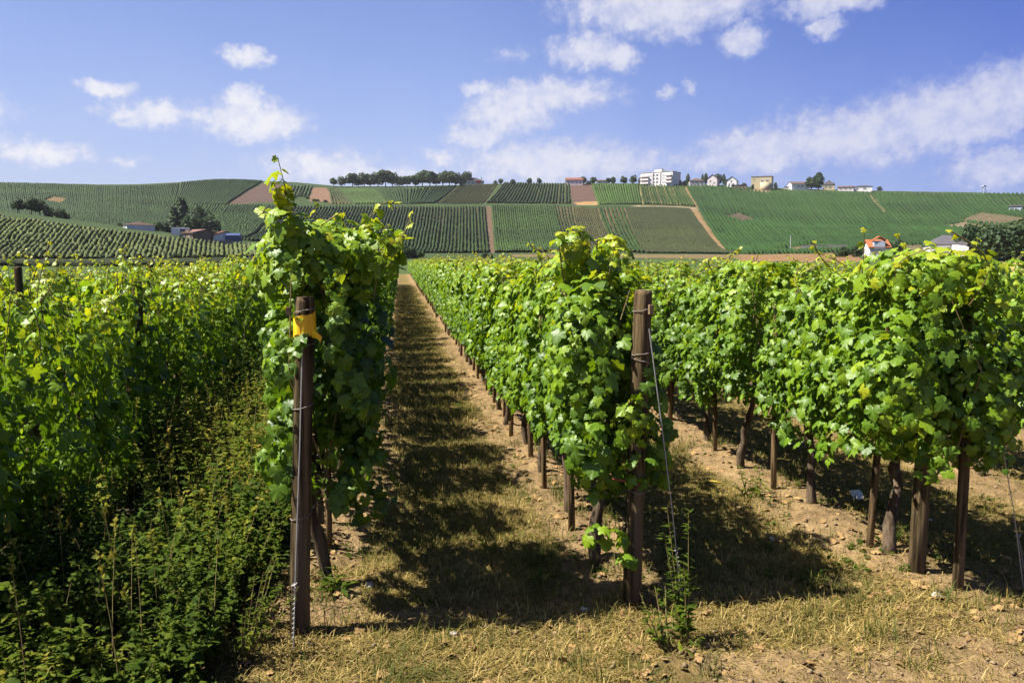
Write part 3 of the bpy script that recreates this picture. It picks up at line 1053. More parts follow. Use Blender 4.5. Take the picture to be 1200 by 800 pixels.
# the first vine of the row left of the path: tall, with shoots high above the skyline
NAMED[(0, 0)] = ('tall dark leafed vine with a long yellow shoot, behind the post with yellow tape',
    make_foliage(901, 3500, 1.25, .56, 1.98, .24, 6, True, 0.0,
        [((-.08, -.42, 1.70), (-.17, -.50, 2.44), 17), ((.12, -.35, 1.75), (.42, -.30, 2.24), 9), ((-.2, -.2, 1.75), (-.27, -.42, 2.16), 8),
         ((.05, -.1, 1.8), (.12, -.25, 2.18), 8), ((.2, .1, 1.8), (.36, .2, 2.14), 11), ((-.16, .2, 1.8), (-.2, .2, 2.22), 12), ((.28, -.4, 1.7), (.44, -.5, 2.06), 11), ((.30, -.2, 1.8), (.50, -.1, 2.20), 12), ((-.1, -.1, 1.8), (-.02, -.2, 2.24), 12)], .62,
        [((-.02, -.30, 1.92), (.34, .26, .22), 250, .58), ((-.14, -.44, 2.08), (.09, .08, .16), 34, .68), ((-.17, -.48, 2.28), (.045, .04, .10), 9, .9), ((.30, -.30, 2.02), (.15, .16, .14), 44, .66), ((.02, .1, 2.05), (.2, .2, .14), 70, .6), ((.16, -.30, 1.35), (.24, .2, .5), 170, .12), ((-.26, -.3, .86), (.12, .14, .12), 30, .45), ((.2, -.2, .75), (.2, .2, .3), 60, .15), ((-.24, -.18, 1.45), (.08, .14, .4), 60, .5)]), 903, (0, 0), 0.028, .11)
NAMED[(1, 0)] = ('sunlit vine with a gnarled double trunk, growing against the thick wired end post',
    make_foliage(911, 4200, 1.25, .58, 1.86, .28, 2, True, 0.0,
        [((-.25, -.1, 1.7), (-.30, -.2, 2.09), 8), ((-.1, .1, 1.7), (-.12, .1, 2.0), 7), ((.1, -.2, 1.65), (-.02, -.3, 1.98), 7)], .45,
        [((-.20, -.36, 1.40), (.20, .2, .42), 230, .45), ((-.10, .16, 1.88), (.24, .36, .11), 130, .62), ((-.2, -.1, 2.03), (.10, .12, .10), 36, .75), ((.12, .3, 1.97), (.12, .2, .12), 46, .7), ((-.18, -.46, .90), (.20, .18, .26), 70, .35), ((.02, -.56, 1.06), (.12, .1, .12), 34, .62), ((-.12, -.42, .72), (.16, .12, .14), 46, .42), ((.08, -.60, .80), (.10, .08, .10), 14, .4), ((-.14, -.62, .42), (.16, .05, .07), 9, .45), ((-.03, -.68, .30), (.05, .03, .05), 3, .42)]), 913, (-.06, .02), 0.034, -.03)
NAMED[(2, 0)] = ('big bushy vine bulging over two stout posts near the right edge',
    make_foliage(921, 4600, 1.45, .66, 1.93, .35, 3, True, -.05,
        [((-.3, -.1, 1.8), (-.35, -.2, 2.12), 7), ((.25, -.2, 1.75), (.33, -.3, 2.06), 7), ((.1, .2, 1.8), (.1, .15, 2.1), 7)], .4,
        [((-.25, -.5, 1.25), (.28, .2, .48), 260, .42), ((.22, -.55, 1.2), (.30, .2, .48), 260, .38), ((.0, -.35, 1.85), (.42, .34, .18), 260, .58)]), 923, (.16, .10), 0.034, 0.0)
NAMED[(-1, 2)] = ('shaded bushy vine at the left edge, nearest of the dark left rows', make_foliage(931, 3800, 1.4, .2, 1.62, .38, 5, True, 0.0, (), .75), 933, (0, 0), .028, 0.0)

cnt = {}
for (_, row, y, k) in near:
    if (row, k) in NAMED:
        label, fc, ts, ln, rr, xo = NAMED[(row, k)]
        vine_obj(row, y, fc + (make_trunk(ts, .9, ln, rr),), label, 'vines of ' + ROW_NAME[row], x=ROW_X[row] + xo)
        continue
    v = VAR[kind_of(row)][(k * 5 + row * 3 + rngv.randrange(6)) % 6]
    if k in (1, 2) and row in (0, 1, 2):
        label = '%s vine along %s, %s from its near end' % ({0: 'dark leafed', 1: 'sunlit green', 2: 'sunlit dense'}[row], ROW_NAME[row], {1: 'second', 2: 'third'}[k])
    else:
        label = 'leafy green vine standing %sin %s' % ('further back ' if row in (0, 1, 2, -1) else '', ROW_NAME[row])
    zs = rngv.uniform(.93, 1.06) if row else rngv.uniform(.86, 1.06)
    if row == 2 and k < 4:
        zs *= 1.02
    vine_obj(row, y + rngv.uniform(-.06, .06), v, label, 'vines of ' + ROW_NAME[row], rngv.choice((0, PI)), (rngv.uniform(.85, 1.15), 1.0, zs * (rngv.uniform(.94, 1.06) if row < 0 else 1)), ROW_X[row] + rngv.uniform(-.05, .05) * (2.4 if row < 0 else 1))


def far_vines():
    rs = np.random.default_rng(77)
    pts = []
    trunks = MB()
    for (_, row, y, k) in far:
        d = math.hypot(ROW_X[row], y)
        if row in (6, 7, 8) and y > 70:
            continue
        n = int(np.clip(2600 / d, 40, 230 if y > 5 else 420)) if row <= 4 else int(np.clip(1500 / d, 26, 150))
        kd = kind_of(row)
        zl, zh = {'path_left': (.42, 1.90), 'left': (.25, 1.66), 'right': (.50, 1.84)}[kd]
        zh *= rngv.uniform(.94, 1.05) * (1.25 if row == -1 and y < 3.6 else 1.0)  # unseen near vines of the second left row heightened to shade the alley
        P, N, Td, S, ti = canopy_points(rs, n, 1.25, zl, zh, .33, (k * 7 + row * 13) % 97 + 3, yellow=.55, dome=.5 if row == 0 else .12)
        S = S * float(np.clip((d / 16.0) ** .5, 1.15, 2.2))
        P = P + np.array([ROW_X[row], y, 0.0])
        pts.append((P, N, Td, S, ti))
        if row <= 3:
            trunks.tube([(ROW_X[row] + rngv.uniform(-.03, .03), y, -.05), (ROW_X[row] + rngv.uniform(-.03, .03), y + .05, .85)], .028, 5)
    me = leaves_mesh('far_vine', [CHEAP], *join_pts(pts), rs, M['far_vine'], luv=False)
    o = add_obj('distant_and_unseen_vines', me)
    tag(o, 'far ends of the vine rows where single plants can no longer be told apart, and unseen near left vines raised to cast shade', 'vines', kind='stuff')
    t = trunks.build('trunks', M['bark'], o)
    t['kind'] = 'stuff'


far_vines()


# ------------------------------------------------------------------ posts, stakes and wires
def post_mesh(r, h, seed, lean=(0, 0), seg=14, sink=.25, name='pole', mat=None):
    rng = random.Random(seed)
    mb = MB()
    pts = [(lean[0] * t, lean[1] * t, -sink * (1 if i == 0 else 0) + h * t) for i, t in enumerate((0, .2, .4, .6, .8, .985, 1.0))]
    mb.tube(pts, [r * 1.05, r * 1.02, r, r * .99, r * .97, r * .96, r * .88], seg, True, rng, .035)
    return mb.mesh(name, mat or M['post'], True)


def ring(mb, c, r, tilt=0.0, th=.004, seg=18, wob=.0, rng=None):
    pts = []
    for k in range(seg + 1):
        a = 2 * PI * k / seg
        pts.append((c[0] + r * math.cos(a), c[1] + r * math.sin(a), c[2] + tilt * math.cos(a) + (rng.uniform(-wob, wob) if rng else 0)))
    mb.tube(pts, th, 5, False)


def end_post(row, base, h, r, lean, label, seed):
    o = empty('end_post', base, 0, label, 'post', 'thick wooden end posts')
    add_obj('pole', post_mesh(r, h, seed, lean), o)
    cap = MB(); ring_pts = [(lean[0] + r * .85 * math.cos(2 * PI * k / 14), lean[1] + r * .85 * math.sin(2 * PI * k / 14), h + .003) for k in range(14)]
    cap.add(ring_pts, [tuple(range(14))])
    cap.build('sawn_top', M['cut'], o)
    return o


def at(o, t, h, lean, r, ang, rad=1.0):
    return (lean[0] * t + r * rad * math.cos(ang), lean[1] * t + r * rad * math.sin(ang), h * t)


# left end post with the yellow tape
B0 = (-.554, 4.102, 0)
LEAN0 = (.075, 0.02)
H0 = 1.745
p0 = end_post(0, B0, H0, .050, LEAN0, 'dark round end post with yellow tape tied near its top', 1)
tape = MB()
for j, zc in enumerate((1.60, 1.625, 1.585)):
    seg = 20; vs = []; fs = []
    rr_ = .0530 + .0016 * j
    for k in range(seg):
        a = 2 * PI * k / seg
        tl = .016 * math.sin(a + j * 1.3) + .004 * math.sin(3 * a + j)
        for dz in (-.036, .036):
            rw = rr_ + random.Random(k * 13 + j + int(dz > 0)).uniform(-.001, .0022)
            vs.append((LEAN0[0] * .92 + rw * math.cos(a), LEAN0[1] * .92 + rw * math.sin(a), zc + dz + tl + random.Random(k * 7 + j).uniform(-.004, .004)))
    for k in range(seg):
        k2 = (k + 1) % seg
        fs.append((2 * k, 2 * k2, 2 * k2 + 1, 2 * k + 1))
    tape.add(vs, fs)
tape.add([(x_ + .069, y_ + .018, z_) for x_, y_, z_ in [(.040, -.038, 1.585), (.038, -.040, 1.545), (.066, -.055, 1.540), (.082, -.048, 1.520), (.090, -.045, 1.548), (.066, -.058, 1.572)]], [(0, 1, 2, 5), (5, 2, 3, 4)])
t_o = tape.build('tape_band', M['tape'], p0, False)
rg = random.Random(3)
for z in (1.68, 1.50, 1.19, .62):
    w0 = MB(); ring(w0, (LEAN0[0] * z / H0, LEAN0[1] * z / H0, z), .054, .012, .0022, 16, .004, rg); w0.build('wire_tie', M['old_wire'], p0)
w0 = MB()
w0.tube([(.03, -.045, .58), (.10, .12, .66), (.24, .9, .74)], .0025, 5)
w0.build('loose_wire', M['old_wire'], p0)
pg = MB(); pg.box((-.0, -.055, 1.68), (.018, .03, .04)); pg.build('wooden_peg', M['cut'], p0)
B1 = (1.273, 4.217, 0)
LEAN1 = (.05, 0.03)
H1 = 1.765
p1 = end_post(1, B1, H1, .052, LEAN1, 'thick weathered end post right of the path, bound with wire', 2)
for z, tl in ((1.66, .008), (1.42, .01), (1.38, -.012), (1.05, .006), (.645, -.01)):
    w1 = MB(); ring(w1, (LEAN1[0] * z / H1, LEAN1[1] * z / H1, z), .056, tl, .0024, 16, .003, rg); w1.build('wire_tie', M['old_wire'], p1)
rt = MB(); ring(rt, (LEAN1[0] * .35, LEAN1[1] * .35, .70), .057, .02, .006, 16, .003, rg); rt.tube([(-.05, -.03, .71), (-.12, .0, .72)], .005, 5); rt.build('red_tie', M['tie'], p1)
pg = MB(); pg.box((.068, -.05, 1.665), (.022, .03, .05)); pg.build('wooden_peg', M['cut'], p1)
B2 = (3.156, 4.395, 0)
LEAN2 = (.09, .10)
p2 = end_post(2, B2, 1.70, .049, LEAN2, 'thick pale brown end post tilted under the right vine row', 3)
for z in (.62, .645):
    w2 = MB(); ring(w2, (LEAN2[0] * z / 1.7, LEAN2[1] * z / 1.7, z), .053, .01, .0024, 16, .003, rg); w2.build('wire_tie', M['old_wire'], p2)
B2b = (3.232, 4.123, 0)
p2b = end_post(2, B2b, 1.62, .030, (.03, .05), 'slimmer round post standing beside the tilted end post on the right', 4)
p2b['group'] = 'thick wooden end posts'
# posts of the left rows that stand above the leaves
for i, (row, y, lab) in enumerate(((-2, 9.6, 'grey vineyard post rising above the leaves at the left edge'), (-2, 14.4, 'second grey post above the leaves of the left rows, beyond the first'), (-1, 7.6, 'dark vineyard post half sunk in the leaves of the second left row'))):
    o = empty('vineyard_post', (ROW_X[row] + .02, y, 0), 0, lab, 'post', 'vineyard posts above the left rows')
    add_obj('pole', post_mesh(.042, 1.86 if row == -2 else 1.74, 20 + i, (.02, 0)), o)


def guy(label, a, b, slack_coils=True):
    o = empty('guy_wire', b, 0, label, 'wire', 'guy wires of the end posts')
    A = Vector(a) - Vector(b)
    mb = MB(); mb.tube([A, A * .66 + Vector((.004, 0, -.004)), A * .33 + Vector((.003, 0, -.004)), (0, 0, -.12)], .0034, 6)
    mb.build('strand', M['wire'], o)
    co = MB(); pts = []
    d = A.normalized()
    s = d.cross(Vector((0, 1, 0.2))).normalized(); q = d.cross(s)
    for k in range(60):
        f = k / 59
        pts.append(d * (.06 + .26 * f) + (s * math.cos(k * 1.15) + q * math.sin(k * 1.15)) * .005)
    co.tube(pts, .0016, 4); co.build('twisted_end', M['wire'], o)
    kn = MB(); ring(kn, tuple(d * .33), .013, .006, .003, 10); kn.build('loop', M['wire'], o)


guy('thin steel wire slanting down the front of the post with yellow tape', (B0[0] + LEAN0[0] * .85, B0[1] - .055, 1.50), (-.561, 3.90, 0))
guy('steel guy wire running from the thick wired post right of the path to the soil', (B1[0] + .06, B1[1] - .05, 1.56), (1.55, 4.13, 0))
guy('steel guy wire at the right edge coming out of the bushy vine', (3.27, 4.08, 1.45), (3.667, 4.10, 0))

# stakes
STK = [MB() for _ in range(3)]
STK_ME = [post_mesh(.024, 1.55, 40 + i, (.02 * (i - 1), .015), 8, .2, 'vine_stake', M['stake']) for i in range(3)]
stake_spots = []
for row, ymax in ((1, 62), (2, 24), (3, 14), (0, 11)):
    y = ROW_Y0[row] + (1.02 if row != 2 else .72)
    k = 0
    while y < ymax:
        stake_spots.append((row, y, k)); y += 1.06 if row in (1, 0) else 1.35; k += 1
for (row, y, k) in stake_spots:
    x = ROW_X[row] + rngv.uniform(-.05, .05) - (.06 if row == 1 else 0) + (.06 if row == 0 else 0)
    me = STK_ME[rngv.randrange(3)]
    o = add_obj('vine_stake', me)
    o.location = (x, y + rngv.uniform(-.12, .12), 0)
    o.rotation_euler = (rngv.uniform(-.04, .04), rngv.uniform(-.04, .04), rngv.uniform(0, 6))
    g = rngv.uniform(.85, 1.2); o.scale = (g, g, 1)
    if row == 1 and k < 3:
        lab = '%s wooden stake behind the thick wired post, along the right side of the path' % ('first', 'second', 'third')[k]
    elif row == 2 and k < 3:
        lab = '%s wooden stake behind the tilted end post under the right hand vines' % ('first', 'second', 'third')[k]
    else:
        lab = 'thin wooden stake among the trunks further back in ' + ROW_NAME[row]
    tag(o, lab, 'stake', 'vine stakes of ' + ROW_NAME[row])

for row, z, ymax in ((1, .74, 40), (2, .72, 30), (0, .72, 30)):
    mb = MB()
    y0 = ROW_Y0[row]
    pts = [(ROW_X[row] + .02 * math.sin(y * 1.3), y, z - .015 * math.sin((y - y0) * 1.2) ** 2) for y in np.arange(y0, ymax, 1.5)]
    mb.tube(pts, .003, 5)
    tag(mb.build('trellis_wire', M['wire']), 'thin trellis wire strung low through ' + ROW_NAME[row], 'wire', 'trellis wires')


# ------------------------------------------------------------------ grass, weeds and litter
def blades(P, H, D, W, tint):
    """P roots, H lengths, D unit directions (n,3); a blade is a bent strip"""
    n = len(P)
    side = nrm(np.cross(D, np.array([0, 0, 1.0])) + 1e-4)
    mid = P + D * (H * .55)[:, None] + np.array([0, 0, 1.0]) * (H * .06)[:, None]
    tip = P + D * H[:, None] - np.array([0, 0, 1.0]) * (H * .12)[:, None]
    w = W[:, None]
    V = np.stack([P - side * w, P + side * w, mid - side * w * .8, mid + side * w * .8, tip], 1).reshape(-1, 3)
    b = np.arange(n)[:, None] * 5
    Q = b + np.array([[0, 1, 3, 2]]); Tt = b + np.array([[2, 3, 4]])
    return V, [Q, Tt], np.repeat(tint, 5)


def zground(x, y):
    return hgt(x, y) + micro(x, y)


def build_grass():
    rs = np.random.default_rng(5)
    PP, HH, DD, WW, TT = [], [], [], [], []

    def emit(x, y, h, up, w, t):
        n = len(x)
        a = rs.uniform(0, 2 * PI, n)
        e = up
        D = np.stack([np.cos(a) * np.cos(e), np.sin(a) * np.cos(e), np.sin(e)], 1)
        PP.append(np.stack([x, y, zground(x, y) - .004], 1)); HH.append(h); DD.append(D); WW.append(w); TT.append(np.clip(t, 0, 1))

    # straw on the headland
    n = 90000
    x = rs.uniform(-1.2, 4.8, n); y = rs.uniform(2.8, 4.9, n)
    m = fbm(x * .9, y * .9, 3); g = fbm(x * 2.3, y * 2.3, 61)
    k = (m + (g - .5) * .7 < .475 + .10 * rs.random(n)) | (rs.random(n) < .14)
    x, y, g = x[k], y[k], g[k]
    emit(x, y, rs.uniform(.025, .125, len(x)), np.abs(rs.normal(.2, .36, len(x))), rs.uniform(.001, .0028, len(x)), .70 + rs.normal(0, .24, len(x)) - np.clip((g - .53) * 2.6, 0, .5))
    # green tufts
    tn = 420
    tx = rs.uniform(-1.0, 4.6, tn); ty = rs.uniform(3.3, 8.0, tn) ** 1.0
    for q in range(tn):
        if fbm(np.array([tx[q] * 1.3]), np.array([ty[q] * 1.3]), 91)[0] < .46:
            continue
        c = rs.integers(14, 40)
        emit(tx[q] + rs.normal(0, .04, c), ty[q] + rs.normal(0, .04, c), rs.uniform(.05, .16, c), rs.uniform(.5, 1.4, c), rs.uniform(.0014, .003, c), rs.uniform(.0, .45) + rs.normal(0, .1, c))
    # path and alleys: mown mat
    for (c0, c1, y0, y1, n, s) in ((ROW_X[0] + .25, ROW_X[1] - .15, 4.3, 9, 46000, 1.0), (ROW_X[0] + .25, ROW_X[1] - .15, 9, 20, 42000, 1.5), (ROW_X[0] + .25, ROW_X[1] - .15, 20, 60, 30000, 2.6),
                                   (ROW_X[1] + .2, ROW_X[2] - .3, 4.4, 12, 34000, 1.1), (ROW_X[2] + .1, ROW_X[2] + 2.2, 4.4, 12, 22000, 1.2), (ROW_X[3], ROW_X[5], 5.5, 15, 20000, 1.6)):
        x = rs.uniform(c0, c1, n); y = y0 * (y1 / y0) ** rs.random(n)
        m = fbm(x * .9, y * .9, 3); g = fbm(x * 2.3, y * 2.3, 61)
        d = row_dist(x)
        k = (d + (m - .5) * .55 > .34) & (g > .26) | (rs.random(n) < .2)
        x, y, g = x[k], y[k], g[k]
        c = len(x)
        emit(x, y, rs.uniform(.03, .10, c) * s ** .6, np.abs(rs.normal(.45, .4, c)), rs.uniform(.0012, .0026, c) * s, .52 + rs.normal(0, .2, c) + (.5 - g) * .9)
    P = np.concatenate(PP); H = np.concatenate(HH); D = np.concatenate(DD); W = np.concatenate(WW); t = np.concatenate(TT)
    V, F, ti = blades(P, H, D, W, t)
    o = add_obj('dry_grass', np_mesh('dry_grass', V, F, M['grass'], {'tint': ti}))
    tag(o, 'mown dry grass and straw on the path and between the rows', 'grass', kind='stuff')


build_grass()


def weed_arrays(rs, cx, cy, h, stems, leaves, spread, lsize, tint):
    parts = []; lines = []
    for s in range(stems):
        a = rs.uniform(0, 2 * PI); rr_ = spread * math.sqrt(rs.random())
        hh = h * rs.uniform(.6, 1.05)
        b = np.array([cx + .3 * rr_ * math.cos(a), cy + .3 * rr_ * math.sin(a), 0.0]); e = b + np.array([rr_ * math.cos(a), rr_ * math.sin(a), hh])
        t = np.sort(rs.uniform(.1, 1, leaves))
        P = b[None] * (1 - t[:, None]) + e[None] * t[:, None]
        an = rs.uniform(0, 2 * PI, leaves)
        out = np.stack([np.cos(an), np.sin(an), rs.uniform(.1, .8, leaves)], 1)
        N = np.stack([-np.cos(an) * .3, -np.sin(an) * .3, np.ones(leaves)], 1) + rs.normal(0, .3, (leaves, 3))
        parts.append((P, N, out, rs.uniform(.6, 1.2, leaves) * lsize * (1.15 - .6 * t), np.clip(tint + rs.normal(0, .13, leaves), 0, 1)))
        lines.append((b, e))
    return parts, lines


def build_weeds():
    rs = np.random.default_rng(15)
    parts = []; st = MB()
    spots = []
    for q in range(1150):                      # the overgrown alley left of the left row
        y = 2.9 + 8.5 * rs.random() ** 1.5
        x = rs.uniform(ROW_X[-1] + .05, ROW_X[0] - .30)
        if y < 4.0 and x > -.95:
            continue
        if fbm(np.array([x * 1.6]), np.array([y * 1.6]), 133)[0] < .40:
            continue
        spots.append((x, y, 0.16 + (.48 + .10 * min(max(y - 3.6, 0), 4)) * fbm(np.array([x * 1.2]), np.array([y * 1.2]), 33)[0] * rs.uniform(.55, 1.2)))
    for q in range(120):                      # dry stalks and seed heads standing out of the weeds
        x = rs.uniform(ROW_X[-1] + .2, ROW_X[0] - .3); y = 3.0 + 6 * rs.random()
        hh = rs.uniform(.45, .95)
        ex, ey = rs.normal(0, .10, 2)
        st.tube([(x, y, 0), (x + ex * .5, y + ey * .5, hh * .6), (x + ex, y + ey, hh)], [.003, .002, .001], 3, False)
        c = 12
        t = rs.uniform(.78, 1.0, c)[:, None]
        Pq = np.array([[x, y, 0.0]]) * (1 - t) + np.array([[x + ex, y + ey, hh]]) * t
        o3 = rs.normal(0, 1, (c, 3)) + np.array([0, 0, 1.2])
        parts.append((Pq, rs.normal(0, 1, (c, 3)), o3, rs.uniform(.018, .035, c), np.full(c, rs.uniform(.8, 1.0))))
    for (x, y, h) in spots:
        h *= .62 + .38 * min(max((y - 3.2) / 1.6, 0), 1)
        tn = .52 + 1.4 * (fbm(np.array([x * 1.1]), np.array([y * 1.1]), 55)[0] - .45)
        big = rs.random() < .3
        p, ln = weed_arrays(rs, x, y, h * (1.25 if big else 1.1) * (.55 + 1.1 * fbm(np.array([x * 2.1]), np.array([y * 2.1]), 66)[0]), int(rs.integers(4, 8)), 14 if big else 26, .22, .085 if big else .046, tn - (.15 if big else 0))
        parts += p
        for a, b in ln[:2]:
            st.tube([a, a * .12 + b * .88], [.0025, .0012], 3, False)
    for (x, y, h, tn) in [(-1.25, 5.0, .62, .75), (-1.55, 5.7, .75, .62), (-1.05, 6.2, .80, .82), (-1.75, 4.6, .6, .4), (-1.5, 6.9, .85, .7), (-1.15, 4.4, .48, .55), (-1.9, 5.3, .7, .35), (-1.0, 7.4, .8, .78),
                          (-1.6, 8.2, .85, .55), (-1.35, 3.7, .42, .6), (-1.9, 3.7, .5, .45), (-1.0, 5.5, .55, .9), (-1.7, 3.2, .36, .7), (-2.1, 4.3, .6, .3)]:   # taller bushy clumps
        p, ln = weed_arrays(rs, x, y, h, 20, 34, .34, .055, tn)
        parts += p
        for a, b in ln[::3]:
            st.tube([a, a * .08 + b * .92], [.004, .0016], 3, False)
    for q in range(150):                      # low herbs on the ground under the rows
        row = int(rs.choice([0, 1, 1, 2, 2, 3]))
        y = 4.4 + 8 * rs.random() ** 1.6
        x = ROW_X[row] + rs.normal(0, .30)
        p, ln = weed_arrays(rs, x, y, rs.uniform(.03, .11), 4, 6, .07, .035, .3)
        parts += p
    o = add_obj('weeds', leaves_mesh('weeds', [LANCE, OVAL, OVAL, OVAL, OVAL, LEAVES[0]], *join_pts(parts), rs, M['weed'], luv=False))
    tag(o, 'tangled green weeds filling the shaded alley between the left rows', 'weeds', kind='stuff')
    s = st.build('stalks', M['cane'], o); s['kind'] = 'stuff'
    for (x, y, h, stems, lv, spr, ls, tn, lab, grp) in (
            (1.43, 3.72, .66, 5, 46, .11, .07, .45, 'tall grey green weed growing at the foot of the guy wire', None),
            (1.30, 3.66, .24, 8, 16, .22, .065, .42, 'low leafy weed in front of the thick wired post', None),
            (-.80, 3.86, .50, 12, 26, .24, .046, .55, 'bushy pale weed at the foot of the post with yellow tape', None),
            (-.40, 4.55, .12, 7, 6, .12, .10, .4, 'flat rosette weed just right of the post with yellow tape', None),
            (2.78, 5.95, .26, 7, 12, .16, .085, .5, 'bright green broad leaved weed in the sunny soil under the right row', None),
            (3.75, 4.7, .16, 9, 12, .3, .05, .42, 'spreading green weed between the right edge wire and the posts', None)):
        p, ln = weed_arrays(rs, 0, 0, h, stems, lv, spr, ls, tn)
        r_ = empty('weed_plant', (x, y, float(zground(np.array([x]), np.array([y]))[0])), 0, lab, 'weed', 'single weeds at the row ends')
        add_obj('leaves', leaves_mesh('leaves', [LANCE], *join_pts(p), rs, M['weed'], luv=False), r_)
        sm = MB()
        for a, b in ln:
            sm.tube([a, b], [.004, .0015], 5, False)
        sm.build('stem', M['cane'], r_)


build_weeds()


def build_litter():
    rng = random.Random(8)

    def scrap(name, x, y, sx, sy, hz, mat, label, cat, n=5):
        mb = MB(); vs = []; fs = []
        for i in range(n + 1):
            for j in range(n + 1):
                a = (i / n - .5) * 2; b = (j / n - .5) * 2
                k = 1 - .35 * (a * a + b * b) / 2 + rng.uniform(-.08, .08)
                vs.append((a * sx * k, b * sy * k, hz * (1 - (a * a + b * b) / 2) * rng.uniform(.35, 1.2) + .006))
        for i in range(n):
            for j in range(n):
                q = i * (n + 1) + j
                fs.append((q, q + n + 1, q + n + 2, q + 1))
        mb.add(vs, fs)
        o = mb.build(name, mat)
        o.location = (x, y, float(zground(np.array([x]), np.array([y]))[0]))
        o.rotation_euler = (0, 0, rng.uniform(0, 3))
        tag(o, label, cat)
    scrap('plastic_sheet', 3.68, 5.92, .16, .06, .05, M['plastic'], 'crumpled white plastic sheet on the shaded soil under the right row', 'litter')
    scrap('paper_scrap', 3.90, 5.33, .035, .022, .015, M['plastic'], 'small white scrap between the tilted end post and the slim post', 'litter')
    scrap('yellow_leaf', 2.72, 6.54, .075, .022, .012, M['dead_leaf'], 'fallen yellow leaf on the bare soil beyond the guy wire', 'leaf')
    for i, (x, y, s, lab) in enumerate(((2.52, 5.05, .022, 'small pale stone at the edge of the shadow right of the wired post'), (3.05, 4.05, .028, 'pale stone on the straw near the right bottom corner'),
                                       (-.22, 4.62, .03, 'pale stone on the soil right of the post with yellow tape'), (.25, 3.98, .02, 'small stone on the straw at the mouth of the path'), (1.0, 4.2, .024, 'small stone left of the thick wired post'))):
        mb = MB(); mb.tube([(0, 0, -.4 * s), (s * .1, 0, .25 * s), (0, .1 * s, .7 * s), (0, 0, .9 * s)], [s * .8, s, s * .7, s * .2], 9, True, rng, .16)
        o = mb.build('stone', M['stone']); o.location = (x, y, float(zground(np.array([x]), np.array([y]))[0])); o.scale = (1.3, 1, 1); o.rotation_euler = (0, 0, rng.uniform(0, 3))
        tag(o, lab, 'stone', 'loose stones')


build_litter()


def build_ground_litter():
    rs = np.random.default_rng(23)
    mb_v, mb_f, b = [], [], 0
    ico = np.array([[0, 0, 1], [.9, 0, .3], [.28, .85, .3], [-.73, .53, .3], [-.73, -.53, .3], [.28, -.85, .3], [0, 0, -.3]])
    fi = np.array([[0, k, k % 5 + 1] for k in range(1, 6)] + [[6, k % 5 + 1, k] for k in range(1, 6)])
    n = 2600
    y = 3.2 + 9 * rs.random(n) ** 1.7
    row = rs.choice([0, 1, 1, 2, 2, 3], n)
    x = np.array([ROW_X[r] for r in row]) + rs.normal(0, .38, n)
    hd = y < 4.2
    x[hd] = rs.uniform(-1, 4.5, hd.sum())
    z = zground(x, y)
    sz = .006 + .018 * rs.random(n) ** 2.5
    V = np.stack([x, y, z], 1)[:, None] + ico[None] * sz[:, None, None] * rs.uniform(.6, 1.3, (n, 7, 3))
    F = fi[None] + (np.arange(n) * 7)[:, None, None]
    m = mat_noise('clod_earth', (.11, .075, .040), (.24, .17, .095), 30, .95, .1, .6, .005)
    tag(add_obj('soil_clods', np_mesh('soil_clods', V.reshape(-1, 3), [F.reshape(-1, 3)], m)), 'small clods and crumbs of soil along the feet of the rows', 'soil', kind='stuff')
    n = 900
    y = 3.4 + 10 * rs.random(n) ** 1.5
    row = rs.choice([0, 1, 1, 2, 2, 3], n)
    x = np.array([ROW_X[r] for r in row]) + rs.normal(0, .45, n)
    P = np.stack([x, y, zground(x, y) + .012], 1)
    N = np.array([0, 0, 1.0]) + rs.normal(0, .3, (n, 3)); Td = rs.normal(0, 1, (n, 3)) * np.array([1, 1, .1])
    m = mat_noise('dead_vine_leaf', (.10, .055, .022), (.30, .19, .075), 16, .8, .2, .3, .004)
    tag(add_obj('fallen_leaves', leaves_mesh('fallen_leaves', LEAVES, P, N, Td, rs.uniform(.03, .07, n), rs.random(n), rs, m)), 'dry brown fallen leaves scattered under the rows', 'leaves', kind='stuff')


build_ground_litter()


